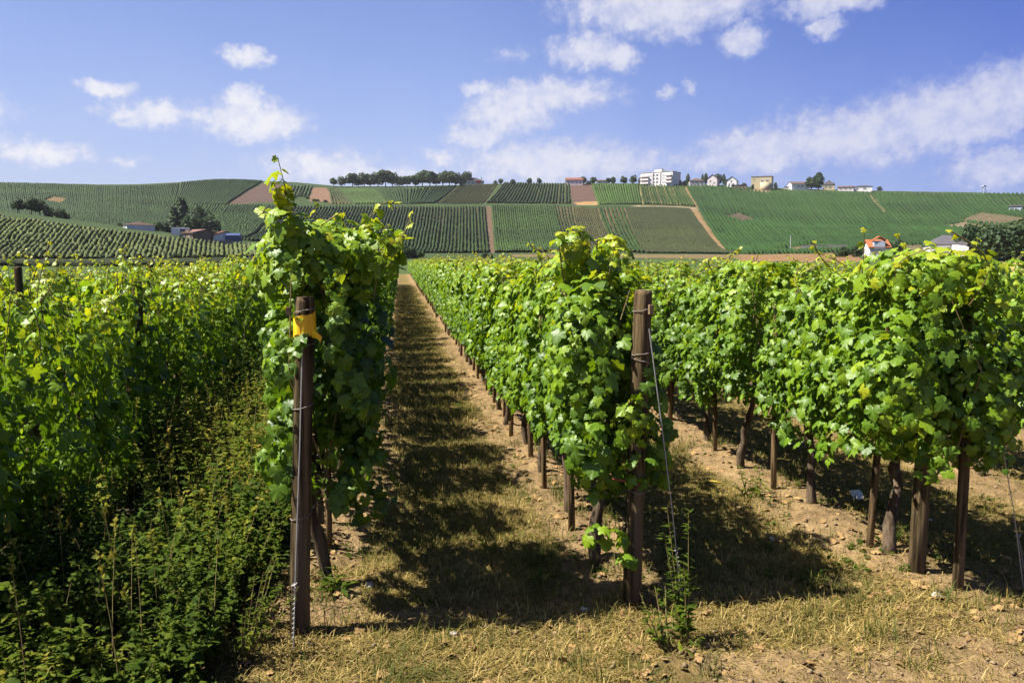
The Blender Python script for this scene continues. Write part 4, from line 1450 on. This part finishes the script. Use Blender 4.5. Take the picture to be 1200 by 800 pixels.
# ------------------------------------------------------------------ trees
def crown_mesh(seed, kind, n):
    rs = np.random.default_rng(seed)
    if kind == 'conifer':
        t = rs.random(n) ** .75
        z = 1 - t * .9
        rad = .30 * t * (0.75 + .45 * ((z * 9) % 1.0)) * np.sqrt(rs.uniform(.3, 1, n))
        a = rs.uniform(0, 2 * PI, n)
        q = np.stack([np.cos(a), np.sin(a), np.zeros(n)], 1)
        P = np.stack([rad * np.cos(a), rad * np.sin(a), z], 1)
        N = q + np.array([0, 0, .6]) + rs.normal(0, .4, (n, 3)); Td = q + np.array([0, 0, -.5])
        S = rs.uniform(.07, .12, n)
    elif kind == 'column':
        t = rs.random(n)
        z = .08 + .92 * t
        a = rs.uniform(0, 2 * PI, n)
        rad = .17 * np.sin(np.clip(t * .95 + .05, 0, 1) * PI) ** .6 * np.sqrt(rs.uniform(.3, 1, n))
        q = np.stack([np.cos(a), np.sin(a), np.zeros(n)], 1)
        P = np.stack([rad * np.cos(a), rad * np.sin(a), z], 1)
        N = q + np.array([0, 0, .5]) + rs.normal(0, .4, (n, 3)); Td = np.array([0, 0, 1.0]) + q * .2 + rs.normal(0, .3, (n, 3)); S = rs.uniform(.06, .1, n)
    else:
        zc, rx, rz, lob = {'round': (.56, .46, .44, 14), 'bush': (.46, .62, .52, 11), 'wide': (.55, .52, .45, 18)}[kind]
        C = nrm(rs.normal(0, 1, (lob, 3))) * rs.uniform(.35, .72, (lob, 1)) * np.array([rx, rx, rz]) + np.array([0, 0, zc])
        R = rs.uniform(.36, .62, lob) * rx * .85
        w = rs.integers(0, lob, n)
        q = nrm(rs.normal(0, 1, (n, 3)))
        P = C[w] + q * (R[w] * rs.uniform(.55, 1.05, n) ** .5)[:, None]
        P[:, 2] = np.maximum(P[:, 2], .03 if kind == 'bush' else .16)
        N = q + rs.normal(0, .45, (n, 3)) + np.array([0, 0, .25]); Td = rs.normal(0, 1, (n, 3)); S = rs.uniform(.055, .105, n)
    ti = np.clip(.2 + .6 * rs.random(n), 0, 1)
    return leaves_mesh('crown', [CHEAP], P, N, Td, S, ti, rs, M['tree'], luv=False)


CROWN = {k: [crown_mesh(70 + i * 3 + j, k, 1300 if k != 'column' else 500) for i in range(3)] for j, k in enumerate(('round', 'bush', 'wide', 'conifer', 'column'))}


def trunk_mesh():
    mb = MB(); rng = random.Random(2)
    mb.tube([(0, 0, -.08), (.008, 0, .2), (-.006, .006, .45), (0, 0, .7)], [.036, .028, .022, .010], 8, True, rng, .06)
    for k in range(5):
        a = k * 1.26
        mb.tube([(0, 0, .26 + .05 * k), (.10 * math.cos(a), .10 * math.sin(a), .42 + .05 * k), (.2 * math.cos(a), .2 * math.sin(a), .52 + .05 * k)], [.014, .010, .005], 6)
    return mb.mesh('trunk', M['bark_tree'], True)


TRUNK = trunk_mesh()
rngt = random.Random(12)


def tree(name, kind, u, vb, hpx, rmin, label, group=None, cat='tree', wid=1.0, rmax=640.0, dr=0.0):
    x, y = hit(u, vb, rmin, rmax)
    if dr:
        k = 1 + dr / math.hypot(x, y); x *= k; y *= k
    d = project(x, y, h1(x, y))[2]
    H = hpx * d / FPX
    o = empty(name, (x, y, h1(x, y) - .1), rngt.uniform(0, 6), label, cat, group)
    c = add_obj('crown', CROWN[kind][rngt.randrange(3)], o); c.scale = (H * wid, H * wid, H)
    t = add_obj('trunk', TRUNK, o); t.scale = (H, H, H)
    return o


# the line of round trees on the crest
us = [391, 401, 413, 420, 427, 434, 443, 452, 460, 468, 477, 487, 495, 504, 511, 519, 527, 534, 540]
hs = [9, 11, 15, 13, 15, 15, 16, 18, 15, 12, 12, 14, 17, 17, 14, 15, 17, 15, 13]
for i, (u, h) in enumerate(zip(us, hs)):
    if i == 0: lab = 'small round tree at the left end of the tree line on the crest'
    elif i == len(us) - 1: lab = 'round tree at the right end of the tree line on the crest'
    else: lab = 'dark round crowned tree within the long tree line on the crest'
    tree('round_tree', 'round' if i % 3 else 'wide', u, 219.0, h * 1.1, 560, lab, 'line of round trees on the crest', wid=(1.05, 1.3, 1.16)[i % 3])
tree('round_tree', 'wide', 547, 216.5, 16, 580, 'pale tall round tree beside the flat roofed hall', wid=.95)
for u, h, lab in ((580, 5, 'small tree right of the flat roofed hall'), (587, 7, 'taller of the two small trees right of the hall'), (601, 6.5, 'lone small tree between the hall and the striped plot'),
                  (621, 7.5, 'left tree of the pair above the dark striped plot'), (632, 7.5, 'right tree of the pair above the dark striped plot'), (664, 4.5, 'low tree left of the red roofed house'),
                  (684, 9, 'tree in front of the right end of the red roofed house'), (695.5, 9, 'tree just right of the bare brown field on the crest'), (712, 7.5, 'shorter tree in the middle of the crest'), (718, 9, 'slender tree in the middle of the crest'),
                  (731, 9.5, 'round tree second left of the white apartment block'), (742, 10.5, 'round tree first left of the white apartment block'), (690, 5, 'low bush by the bare brown field on the crest')):
    tree('crest_tree', 'round' if h > 5 else 'bush', u, 216.5, h * 1.08, 585, lab, 'small trees along the crest')
for u, vb, h, kind, wid, lab in ((751, 217, 9, 'bush', .6, 'bush hiding the left corner of the white apartment block'), (797, 217.5, 6, 'bush', .8, 'bush at the right corner of the white apartment block'),
                            (806, 217, 12, 'column', 1.3, 'dark columnar tree left of the villas'), (803, 217.5, 6, 'bush', .9, 'dark bush between the apartment block and the villas'), (827, 216, 12, 'column', 1.2, 'columnar tree between the first two villas'), (823, 216, 11, 'column', .9, 'thin columnar tree beside the hip roofed villa'),
                            (842, 217, 13, 'wide', .9, 'broad dark tree in front of the gabled villa'), (853, 218, 9, 'bush', .7, 'bush left of the white gabled house'), (848, 217, 12, 'column', 1.0, 'pointed tree left of the white gabled house'),
                            (872, 221, 7, 'bush', .8, 'bush right of the low garage'), (882, 222, 6, 'bush', .8, 'bush left of the yellow house'), (886, 220, 7, 'bush', .6, 'shrub against the yellow house wall'), (909, 221, 7, 'bush', .6, 'shrub at the right end of the yellow house'),
                            (951, 223, 16, 'round', .95, 'left of two big dark trees among the right skyline houses'), (959, 222, 18, 'column', 2.2, 'right of two big dark trees among the right skyline houses'), (975, 222, 8, 'bush', .8, 'dark bush in front of the half hidden villa'), (1031, 223.5, 5, 'bush', 1.1, 'lone low bush on the right skyline')):
    tree('garden_tree', kind, u, vb, h * 1.05, 570, lab, 'garden trees among the skyline houses', 'tree', wid)
# left: conifers and the wood edge behind the low rise
tree('conifer', 'conifer', 214, 276, 44, 270, 'tall dark conifer left of the brown cottages', wid=1.35)
tree('conifer', 'conifer', 205, 275, 33, 272, 'shorter conifer leaning on the tall dark conifer', wid=1.3)
for u, vb, h, lab in ((235, 278, 34, 'broad dark tree right of the tall conifer'), (246, 279, 26, 'lower dark tree behind the brown cottage'), (190, 273, 15, 'bush left of the conifers'), (181, 272, 9, 'low bush right of the hip roofed cottage'), (198, 276, 8, 'shrub under the conifers'), (173, 271, 8, 'bush just right of the hip roofed cottage'), (226, 279, 26, 'dark tree between the tall conifer and the broad tree'), (252, 280, 11, 'bush behind the roof of the white cottage'), (286, 285, 9, 'bush right of the blue tarpaulin'), (141, 268, 6, 'bush left of the hip roofed cottage')):
    tree('dark_tree', 'wide' if h > 15 else 'bush', u, vb, h, 268, lab, 'trees around the cottages', wid=1.0)
for u, vb, h, lab in ((21, 251, 12, 'first dark tree from the left behind the low rise'), (37, 253, 14, 'tallest dark tree behind the left end of the low rise'), (47, 254, 13, 'dark tree right of the tallest one behind the low rise'), (58, 256, 9, 'medium dark tree in the row behind the low rise'), (70, 258, 9, 'last dark tree in the row behind the low rise'), (78, 259, 6, 'low bush ending the row behind the low rise')):
    tree('dark_tree', 'wide' if h > 10 else 'bush', u, vb, h * 1.45, 262, lab, 'dark trees behind the low rise', wid=.95)
for u, vb, h, w in ((80, 239, 3, 1.6), (90, 238, 2.6, 1.8), (345, 232, 3.2, 1.6), (352, 229, 4, 1.3), (360, 233, 3, 1.8), (370, 236, 3.5, 2.2), (381, 237, 3.2, 2.0)):
    tree('shrub', 'bush', u, vb, h, 330, 'low dark shrub on the hillside ' + ('beside the orange soil patch' if u < 100 else 'below the small bare brown field'), 'hillside shrubs ' + ('by the orange patch' if u < 100 else 'by the brown field'), 'shrub', w)
for u in (30, 62, 101, 118, 140, 160, 178, 205, 228, 252, 268, 284, 296):
    tree('shrub', 'bush', u, 302.5, rngt.uniform(3.5, 7), 150, 'small bush at the foot of the striped rise', 'bushes at the foot of the striped rise', 'shrub', rngt.uniform(.8, 1.4))
for u, h in ((464, 9), (474, 16), (483, 14), (492, 10), (568, 8), (576, 6), (590, 4)):
    tree('shrub', 'bush', u, 302.5, h, 150, 'dark bush at the foot of the hill ' + ('beyond the end of the path' if u < 500 else 'below the brown track'), 'bushes ' + ('beyond the path' if u < 500 else 'below the track'), 'shrub', 1.0)
# right: the dark grove and the greenery about the houses
for u, vb, h, w, lab in ((1138, 304, 38, .75, 'left tree of the dark grove at the right edge'), (1156, 305, 42, .8, 'tall tree of the dark grove behind its left tree'), (1180, 305, 45, 1.0, 'tallest tree of the dark grove at the right edge'), (1203, 305, 43, .9, 'tree of the dark grove cut by the right edge'), (1232, 305, 42, 1.0, 'tree of the dark grove wholly past its edge tree')):
    if u < 1215:
        tree('grove_tree', 'bush', u, vb, h * 1.14, 120, lab, 'dark grove at the right edge', wid=w, rmax=190)
for u, vb, h, w, lab in ((1050, 300, 20, 1.0, 'dark tree right of the orange roofed house'), (1003, 301, 16, 1.0, 'bush left of the orange roofed house'), (986, 301, 13, 1.2, 'low bush at the edge of the orange field'), (1062, 300, 11, 1.1, 'bush between the orange and the grey house'), (1013, 300, 10, 1.0, 'bush touching the orange roofed house'),
                      (1085, 302, 8, 1.2, 'bush in front of the grey roofed house'), (1112, 303, 9, 1.3, 'hedge bush under the white bay of the grey roofed house'), (1128, 303, 14, 1.0, 'bush left of the dark grove')):
    tree('garden_tree', 'bush' if h < 18 else 'wide', u, vb, h, 150, lab, 'garden trees by the valley houses', wid=w, rmax=235)


# ------------------------------------------------------------------ houses
def plaster(name, c):
    return mat_noise(name, tuple(v * .86 for v in c), c, 1.2, .9, .15, .15, .02)


def rooftile(name, c):
    m, T, out = mat_new(name)
    co = objcoord(T)
    wv = T.new('ShaderNodeTexWave'); wv.bands_direction = 'Z'; T.link(co, wv.inputs[0]); wv.inputs['Scale'].default_value = 1.5; wv.inputs['Distortion'].default_value = .6
    n = T.noise(co, 1.4, 4)
    col = T.mix(T.maprange(n, .3, .7), tuple(v * .72 for v in c) + (1,), tuple(c) + (1,))
    principled(T, out, col, .85, .2, bump(T, wv.outputs['Fac'], .5, .06))
    return m


W_WHITE = plaster('white_plaster', (.66, .64, .61)); W_CREAM = plaster('cream_plaster', (.42, .35, .22)); W_GREY = plaster('grey_plaster', (.42, .40, .38)); W_BROWN = plaster('brown_timber', (.22, .15, .10)); W_PINK = plaster('pale_pink_plaster', (.58, .52, .51)); W_CONC = plaster('concrete', (.19, .18, .165))
R_RED = rooftile('red_tile', (.19, .072, .05)); R_ORANGE = rooftile('orange_tile', (.31, .105, .04)); R_GREY = rooftile('grey_slate', (.085, .08, .088)); R_BROWN = rooftile('brown_tile', (.11, .072, .056)); R_DARK = rooftile('dark_slate', (.055, .05, .055)); R_PINKISH = rooftile('faded_red_tile', (.17, .095, .075))
M['frame'] = plaster('window_frame', (.6, .58, .55))


def mat_glass():
    m, T, out = mat_new('window_glass')
    n = T.noise(objcoord(T), .8, 2)
    principled(T, out, T.mix(n, (.02, .025, .035, 1), (.06, .07, .09, 1)), .12, .5)
    return m


GLASS = mat_glass()
SHUT = plaster('grey_shutter', (.34, .38, .44)); M['blue'] = mat_noise('blue_tarpaulin', (.02, .035, .09), (.04, .07, .17), 2, .6, .3, .3, .05)


def add_window(parent, x, z, w, h, y, face=-1, mat=None, frame=True):
    """a window on the wall at y (front when face is -1): casing with a pane set in it"""
    mb = MB()
    t = max(.06, w * .07)
    yy = y + face * .05
    mb.box((x, yy, z + h / 2 - t / 2), (w, .12, t)); mb.box((x, yy, z - h / 2 + t / 2), (w + .1, .16, t))
    mb.box((x - w / 2 + t / 2, yy, z), (t, .11, h - 2 * t)); mb.box((x + w / 2 - t / 2, yy, z), (t, .11, h - 2 * t)); mb.box((x, yy, z), (t * .8, .10, h - 2 * t))
    o = mb.build('window', M['frame'], parent)
    p = MB(); p.box((x, y + face * .02, z), (w - 1.5 * t, .06, h - 1.5 * t)); p.build('pane', mat or GLASS, o)
    return o


def roof_mesh(mb, kind, w, d, z, rh, ov=.5, ridge='x', c=(0, 0)):
    W, D = w / 2 + ov, d / 2 + ov
    cx, cy = c
    e = .22
    if kind == 'flat':
        mb.box((cx, cy, z + e / 2), (2 * W, 2 * D, e)); return
    if kind == 'hip':
        L = max(W - D, .15 * W) if ridge == 'x' else 0
        top = [(cx - L, cy, z + rh), (cx + L, cy, z + rh)] if ridge == 'x' else [(cx, cy - max(D - W, .15 * D), z + rh), (cx, cy + max(D - W, .15 * D), z + rh)]
        b = [(cx - W, cy - D, z), (cx + W, cy - D, z), (cx + W, cy + D, z), (cx - W, cy + D, z)]
        if ridge == 'x':
            mb.add(b + top, [(0, 1, 5, 4), (1, 2, 5), (2, 3, 4, 5), (3, 0, 4), (3, 2, 1, 0)])
        else:
            mb.add(b + top, [(0, 1, 4), (1, 2, 5, 4), (2, 3, 5), (3, 0, 4, 5), (3, 2, 1, 0)])
        return
    # gable roof as a solid slab pair
    if ridge == 'x':
        vs = [(cx - W, cy - D, z), (cx + W, cy - D, z), (cx + W, cy, z + rh), (cx - W, cy, z + rh), (cx - W, cy + D, z), (cx + W, cy + D, z)]
        up = [(x, y, zz + e) for x, y, zz in vs]
    else:
        vs = [(cx - W, cy + D, z), (cx - W, cy - D, z), (cx, cy - D, z + rh), (cx, cy + D, z + rh), (cx + W, cy + D, z), (cx + W, cy - D, z)]
        up = [(x, y, zz + e) for x, y, zz in vs]
    mb.add(vs + up, [(6, 7, 8, 9), (9, 8, 11, 10), (1, 0, 3, 2), (2, 3, 4, 5), (0, 1, 7, 6), (5, 4, 10, 11), (1, 2, 8, 7), (2, 5, 11, 8), (3, 0, 6, 9), (4, 3, 9, 10)])


def gable_wall(mb, w, d, z0, z, rh, ridge, c=(0, 0)):
    cx, cy = c
    if ridge == 'x':
        for s in (-1, 1):
            x = cx + s * (w / 2)
            mb.add([(x, cy - d / 2, z), (x, cy + d / 2, z), (x, cy, z + rh * .98), (x - s * .3, cy - d / 2, z), (x - s * .3, cy + d / 2, z), (x - s * .3, cy, z + rh * .98)], [(0, 1, 2), (5, 4, 3), (0, 2, 5, 3), (1, 4, 5, 2)])
    else:
        for s in (-1, 1):
            y = cy + s * (d / 2)
            mb.add([(cx - w / 2, y, z), (cx + w / 2, y, z), (cx, y, z + rh * .98), (cx - w / 2, y - s * .3, z), (cx + w / 2, y - s * .3, z), (cx, y - s * .3, z + rh * .98)], [(0, 1, 2), (5, 4, 3), (0, 2, 5, 3), (1, 4, 5, 2)])


def house(name, u, vb, wpx, wallpx, rfpx, rmin, wall, roofm, kind, label, ridge='x', wins=(), depth=9.0, door=None, chimney=None, yaw=0.0, rmax=640.0, cat='house', dr=0.0, winmat=None):
    x, y = hit(u, vb, rmin, rmax)
    if dr:
        k = 1 + dr / math.hypot(x, y); x *= k; y *= k
    z = h1(x, y)
    d = project(x, y, z)[2]
    s = d / FPX
    w = wpx * s; hh = wallpx * s; rh = rfpx * s
    face = math.atan2(x, y)
    o = empty(name, (x, y, z), -face + yaw, label, cat)
    sink = 3.0
    mb = MB(); mb.box((0, 0, (hh - sink) / 2), (w, depth, hh + sink))
    if kind == 'gable':
        gable_wall(mb, w, depth, 0, hh, rh, ridge)
    mb.build('wall', wall, o)
    rb = MB(); roof_mesh(rb, kind, w, depth, hh + .01, rh, .3 if kind != 'flat' else .25, ridge); r = rb.build('roof', roofm, o)
    if chimney is not None:
        cb = MB(); cb.box((chimney * w, .8, hh + rh * .85), (.55, .55, rh * .5)); cb.box((chimney * w, .8, hh + rh * 1.1 + .07), (.7, .7, .12)); cb.build('chimney', W_CONC, r)
    for (fx, fz, fw, fh) in wins:
        add_window(o, fx * w, fz * hh, fw * s, fh * s, -depth / 2, -1, winmat)
    if door is not None:
        db = MB(); db.box((door * w, -depth / 2 - .04, 1.05), (1.1, .12, 2.1)); dd = db.build('door', W_BROWN, o)
        kb = MB(); kb.box((door * w + .38, -depth / 2 - .14, 1.05), (.06, .1, .14)); kb.build('handle', M['wire'], dd)
    return o, w, hh, rh, depth, s


house('cottage', 163, 269.0, 13, 5.0, 4.2, 200, W_WHITE, R_BROWN, 'hip', 'small white cottage with brown hipped roof alone on the low rise', 'x', ((-.22, .55, 1.8, 2.0), (.05, .55, 1.8, 2.0)), 7, None, None, -1.25)
house('cottage', 234.5, 280.5, 17, 6.4, 4.2, 200, W_BROWN, R_PINKISH, 'gable', 'brown timber cottage with wide faded roof beside the conifers', 'x', ((-.30, .5, 3.4, 2.6), (.2, .45, 2.6, 2.4)), 8, .03, None, -.8)
house('cottage', 262.5, 282.5, 14, 6.2, 4.2, 200, W_WHITE, R_RED, 'gable', 'white cottage with red roof and blue tarpaulin at its side', 'x', ((-.28, .5, 1.6, 2.0), (.0, .5, 1.6, 2.0)), 6, .25, None, -1.25)
x_, y_ = hit(274, 283.5, 200)
tb = MB(); tb.box((0, 0, .8), (3.6, 2.2, 1.6)); tb.add([(-1.8, -1.1, 1.61), (1.8, -1.1, 1.61), (1.8, 1.1, 1.61), (-1.8, 1.1, 1.61), (-1.6, 0, 2.2), (1.6, 0, 2.2)], [(0, 1, 5, 4), (2, 3, 4, 5), (1, 2, 5), (3, 0, 4)])
t_ = tb.build('tarpaulin_pile', M['blue']); t_.location = (x_, y_, h1(x_, y_)); tag(t_, 'blue tarpaulin covered pile right of the white cottage', 'tarpaulin')
x_, y_ = hit(253, 286.2, 190)
wb = MB(); wb.box((0, 0, -.1), (7.5, .4, 1.6)); wb.box((0, 0, .76), (7.7, .5, .12)); wl = wb.build('garden_wall', W_CONC); wl.location = (x_, y_, h1(x_, y_)); wl.rotation_euler = (0, 0, .2); tag(wl, 'grey concrete garden wall below the two right cottages', 'wall')
x_, y_ = hit(212, 278.0, 200)
cv = empty('caravan', (x_, y_, h1(x_, y_)), .2, 'tiny white caravan parked left of the brown cottage', 'caravan')
cb = MB(); cb.box((0, 0, 1.35), (4.2, 2.0, 1.7)); cb.box((0, 0, 2.28), (3.8, 1.8, .16)); cb.build('body', W_WHITE, cv)
cb = MB(); cb.box((.5, -1.01, 1.6), (1.2, .04, .6)); cb.build('window', GLASS, cv)
for s in (-1, 1):
    cb = MB(); cb.tube([(0, s * .95, .35), (0, s * .75, .35)], .35, 12); cb.build('wheel', R_DARK, cv)

house('hall', 556, 215.8, 22, 3.2, 4.6, 590, W_GREY, R_DARK, 'hip', 'dark roofed long hall with a red panel at the right end of the tree line', 'x', ((-.3, .5, 2.4, 1.8), (-.08, .5, 2.4, 1.8)), 12, None, .38)
_h = [o for o in bpy.data.objects if o.name.startswith('hall')][0]
pb = MB(); pb.box((3.2, -6.1, 1.5), (4.2, .12, 2.2)); pb.build('red_panel', plaster('red_paint', (.45, .06, .04)), _h)
house('red_roofed_house', 673, 217.3, 20, 4.6, 3.2, 590, W_PINK, R_RED, 'gable', 'long low house with red roof behind the bare brown field', 'x', ((-.35, .5, 1.6, 2), (-.12, .5, 1.6, 2), (.12, .5, 1.6, 2), (.34, .5, 1.6, 2)), 9)
house('low_house', 705, 217, 12, 2.2, 1.6, 600, W_PINK, R_BROWN, 'gable', 'low brown roofed house half hidden behind the crest', 'x', ((-.2, .5, 1.6, 1.2),), 8, dr=12)


def apartment():
    x, y = hit(774, 217.5, 585)
    z = h1(x, y); s = project(x, y, z)[2] / FPX
    o = empty('apartment_block', (x, y, z), -math.atan2(x, y) - .42, 'large white three storey apartment block on the crest', 'apartment block')
    W = 40 * s; D = 14.0
    fl = 4.0 * s; H = fl * 3 + 1.2
    mb = MB(); mb.box((0, 0, H / 2 - 2), (W, D, H + 4)); mb.box((.02 * W, -.2, H + .9), (.22 * W, D * .8, 1.8)); mb.build('wall', W_WHITE, o)
    rb = MB(); rb.box((0, 0, H + .14), (W + .5, D + .5, .28)); rf = rb.build('roof', W_GREY, o)
    cb = MB(); cb.box((.04 * W, 0, H + 2.2), (1.4, 1.4, 1.6)); cb.build('chimney', W_CONC, rf)
    for k in range(3):
        zc = fl * (k + .55) + .3
        for (fx, fw, m_) in ((-.22, 6.5, SHUT), (.27, 7.5, SHUT), (-.42, 3.0, GLASS), (.44, 3.0, GLASS), (.02, 3.0, GLASS), (-.08, 2.0, GLASS)):
            add_window(o, fx * W, zc, fw * s, 2.3 * s, -D / 2 - .02, -1, m_)
        for (fx, fw) in ((-.36, .26), (.39, .20)):
            bb = MB(); bb.box((fx * W, -D / 2 - .85, zc - 1.35 * s), (fw * W, 1.6, .2)); bb.box((fx * W, -D / 2 - 1.6, zc - 1.35 * s + .6), (fw * W, .1, 1.0)); bb.build('balcony', W_PINK, o)
    for fx in (-.12, .12):
        mb = MB(); mb.box((fx * W, -D / 2 - .25, H / 2), (.5, .44, H)); mb.build('pilaster', W_PINK, o)


apartment()
house('villa', 816, 217.8, 17, 5.0, 3.6, 585, W_GREY, R_BROWN, 'hip', 'hip roofed grey villa left of the dark columnar trees', 'x', ((-.3, .55, 1.8, 2), (.0, .55, 1.8, 2), (.3, .55, 1.8, 2)), 10, None, None, .1)
house('villa', 836, 217.5, 11, 7.2, 4.6, 590, W_PINK, R_DARK, 'gable', 'steep dark gabled villa behind the broad tree', 'y', ((-.2, .62, 1.6, 2), (.2, .3, 1.6, 2)), 9, None, .3, -.2)
house('villa', 858.5, 219, 11, 6.4, 4.6, 585, W_WHITE, R_DARK, 'gable', 'white house with steep dark gable facing the valley', 'y', ((-.05, .9, 1.8, 2.2), (.15, .35, 2.6, 2.2), (-.25, .35, 1.6, 2.2)), 9, None, None, -.15)
house('garage', 866, 220.5, 17, 3.0, .5, 570, W_BROWN, R_DARK, 'flat', 'low dark flat roofed garage below the white gabled house', 'x', ((-.2, .5, 2, 1.4),), 7, None, None, 0, cat='garage')
house('yellow_house', 893, 221, 23, 13, .5, 575, W_CREAM, W_CONC, 'flat', 'yellow flat roofed house with round terrace on the crest', 'x', ((.05, .62, 3.4, 2.4), (.28, .62, 3.4, 2.4), (.1, .36, 3.4, 2.6), (-.36, .78, 1.4, 1.4)), 10, None, None, -.12)
_y = [o for o in bpy.data.objects if o.name.startswith('yellow_house')][0]
tb = MB(); tb.tube([(3, -6.5, -3), (3, -6.5, 3.4)], 3.4, 20, True); tb.build('terrace', W_CREAM, _y, True)
house('white_house', 935, 222, 20, 5.4, 3.0, 585, W_WHITE, R_BROWN, 'gable', 'white two storey house with brown roof left of two big trees', 'x', ((-.1, .55, 2.2, 2.2), (.12, .55, 2.2, 2.2), (.34, .55, 2.2, 2.2)), 9, None, None, .35)
house('hidden_villa', 971, 222.5, 13, 5.2, 5.4, 585, W_CREAM, R_DARK, 'hip', 'dark roofed villa half hidden right of the two big trees', 'x', ((.1, .5, 3.0, 2), (-.25, .5, 1.8, 2)), 10, None, .05)
house('bungalow', 991, 223.4, 17, 3.0, 2.0, 585, W_PINK, R_BROWN, 'gable', 'low brown roofed bungalow left of the white bungalow', 'x', ((-.3, .5, 1.6, 1.6), (0, .5, 1.6, 1.6), (.3, .5, 1.6, 1.6)), 8)
house('bungalow', 1011, 223.8, 20, 4.4, 1.9, 580, W_WHITE, R_DARK, 'hip', 'white bungalow with dark roof, rightmost house on the skyline', 'x', ((-.3, .5, 2.4, 2), (.1, .5, 3.4, 2)), 9)
house('shed', 925, 221.5, 11, 2.0, .4, 600, W_GREY, R_GREY, 'flat', 'low grey shed between the yellow and the white house', 'x', ((0, .5, 2, 1),), 6, cat='shed')
house('farm_shed', 1190, 247, 13, 4.4, 1.6, 470, SHUT, R_DARK, 'gable', 'grey farm shed on the slope at the right edge', 'x', ((-.2, .5, 2, 1.6),), 8, cat='shed')
# the two houses of the valley
o_, w, hh, rh, dp, s = house('orange_roofed_house', 1026, 302, 21, 9.5, 9.0, 180, W_WHITE, R_ORANGE, 'gable', 'house with bright orange tiled roof behind the vines', 'x', ((-.28, .55, 2.4, 3), (.0, .55, 2.4, 3), (.28, .55, 2.4, 3)), 9, None, .1, .15, rmax=235)
dm = MB(); dm.box((-.02 * w, -dp / 2 + 1.0, hh + rh * .42), (2.0, 2.6, 1.5)); dm.build('dormer', SHUT, o_)
dr_ = MB(); roof_mesh(dr_, 'gable', 2.0, 2.6, hh + rh * .42 + .76, .8, .2, 'y', (-.02 * w, -dp / 2 + 1.0)); dr_.build('dormer_roof', R_ORANGE, o_)
o_, w, hh, rh, dp, s = house('grey_roofed_house', 1106, 303, 37, 16.0, 11.0, 160, W_PINK, R_GREY, 'hip', 'pale house with large grey hipped roof left of the dark grove', 'x', ((-.3, .72, 4, 3.6), (-.08, .72, 4, 3.6), (.36, .66, 4, 3.6), (-.25, .3, 4, 3.6)), 10, None, .22, .12, rmax=225)
bb = MB(); bb.box((  .30 * w, -dp / 2 - .7, hh * .40), (2.4, 1.6, hh * .8)); bb.add([(  .30 * w - 1.2, -dp / 2 - 1.5, hh * .8 + .003), (  .30 * w + 1.2, -dp / 2 - 1.5, hh * .8 + .003), (  .30 * w + 1.2, -dp / 2 + .1, hh * .8 + .003), (  .30 * w - 1.2, -dp / 2 + .1, hh * .8 + .003), (  .30 * w - 1.2, -dp / 2 + .1, hh * .97), (  .30 * w - .6, -dp / 2 + .1, hh * .97)], [(0, 1, 5, 4), (1, 2, 5), (0, 4, 3)])
bb.build('bay', W_WHITE, o_)
bl = MB(); bl.box((-.2 * w, -dp / 2 - .6, hh * .5), (.42 * w, 1.2, .18)); bl.box((-.2 * w, -dp / 2 - 1.17, hh * .5 + .5), (.42 * w, .08, .9)); bl.build('balcony', W_GREY, o_)
# low wall under the right slope, mast and tower
for (u, vb, L, lab) in ((957, 294.5, 9, 'low grey concrete wall at the foot of the right slope'), (981, 294, 6, 'short pale wall right of the long concrete wall')):
    x_, y_ = hit(u, vb, 230)
    wb = MB(); wb.box((0, 0, .5), (L, .5, 2.6)); wb.box((0, 0, 1.86), (L + .2, .6, .12)); wl = wb.build('retaining_wall', W_CONC); wl.location = (x_, y_, h1(x_, y_)); wl.rotation_euler = (0, 0, -math.atan2(x_, y_)); tag(wl, lab, 'wall')
x_, y_ = hit(926, 296, 225)
po = empty('utility_pole', (x_, y_, h1(x_, y_)), 0, 'thin utility pole at the foot of the right slope', 'pole')
mb = MB(); mb.tube([(0, 0, -1), (0, 0, 5.5)], [.14, .09], 8); mb.build('pole', W_GREY, po)
mb = MB(); mb.box((0, -.15, 4.9), (1.2, .1, .12)); mb.build('crossarm', W_GREY, po)
x_, y_ = hit(1152, 228, 600)
to = empty('tower', (x_, y_, h1(x_, y_)), .3, 'small grey lattice tower alone on the right skyline', 'tower')
for sx in (-1, 1):
    for sy in (-1, 1):
        mb = MB(); mb.tube([(1.4 * sx, 1.4 * sy, -1), (.7 * sx, .7 * sy, 4.2)], .16, 6); mb.build('leg', SHUT, to)
mb = MB()
for z, q in ((1.2, 1.1), (2.8, .85)):
    mb.box((0, -q, z), (2 * q, .12, .14)); mb.box((0, q, z), (2 * q, .12, .14))
mb.build('brace', SHUT, to)
mb = MB(); mb.box((0, 0, 4.4), (2.8, 2.4, .5)); mb.box((0, 0, 4.8), (1.4, 1.2, .3)); mb.build('platform', SHUT, to)

# ------------------------------------------------------------------ thin summer haze over the valley
def build_haze():
    m = bpy.data.materials.new('haze')
    m.use_nodes = True
    T = NT(m.node_tree); T.n.clear()
    out = T.new('ShaderNodeOutputMaterial')
    v = T.new('ShaderNodeVolumePrincipled')
    v.inputs['Color'].default_value = (.92, .95, 1.0, 1)
    v.inputs['Density'].default_value = 0.00007
    T.link(v.outputs[0], out.inputs['Volume'])
    mb = MB(); mb.box((0, 0, 45.0), (6200, 6200, 94.0))
    o = mb.build('haze', m)
    tag(o, 'thin bluish summer haze lying over the whole valley', 'haze', kind='stuff')


build_haze()
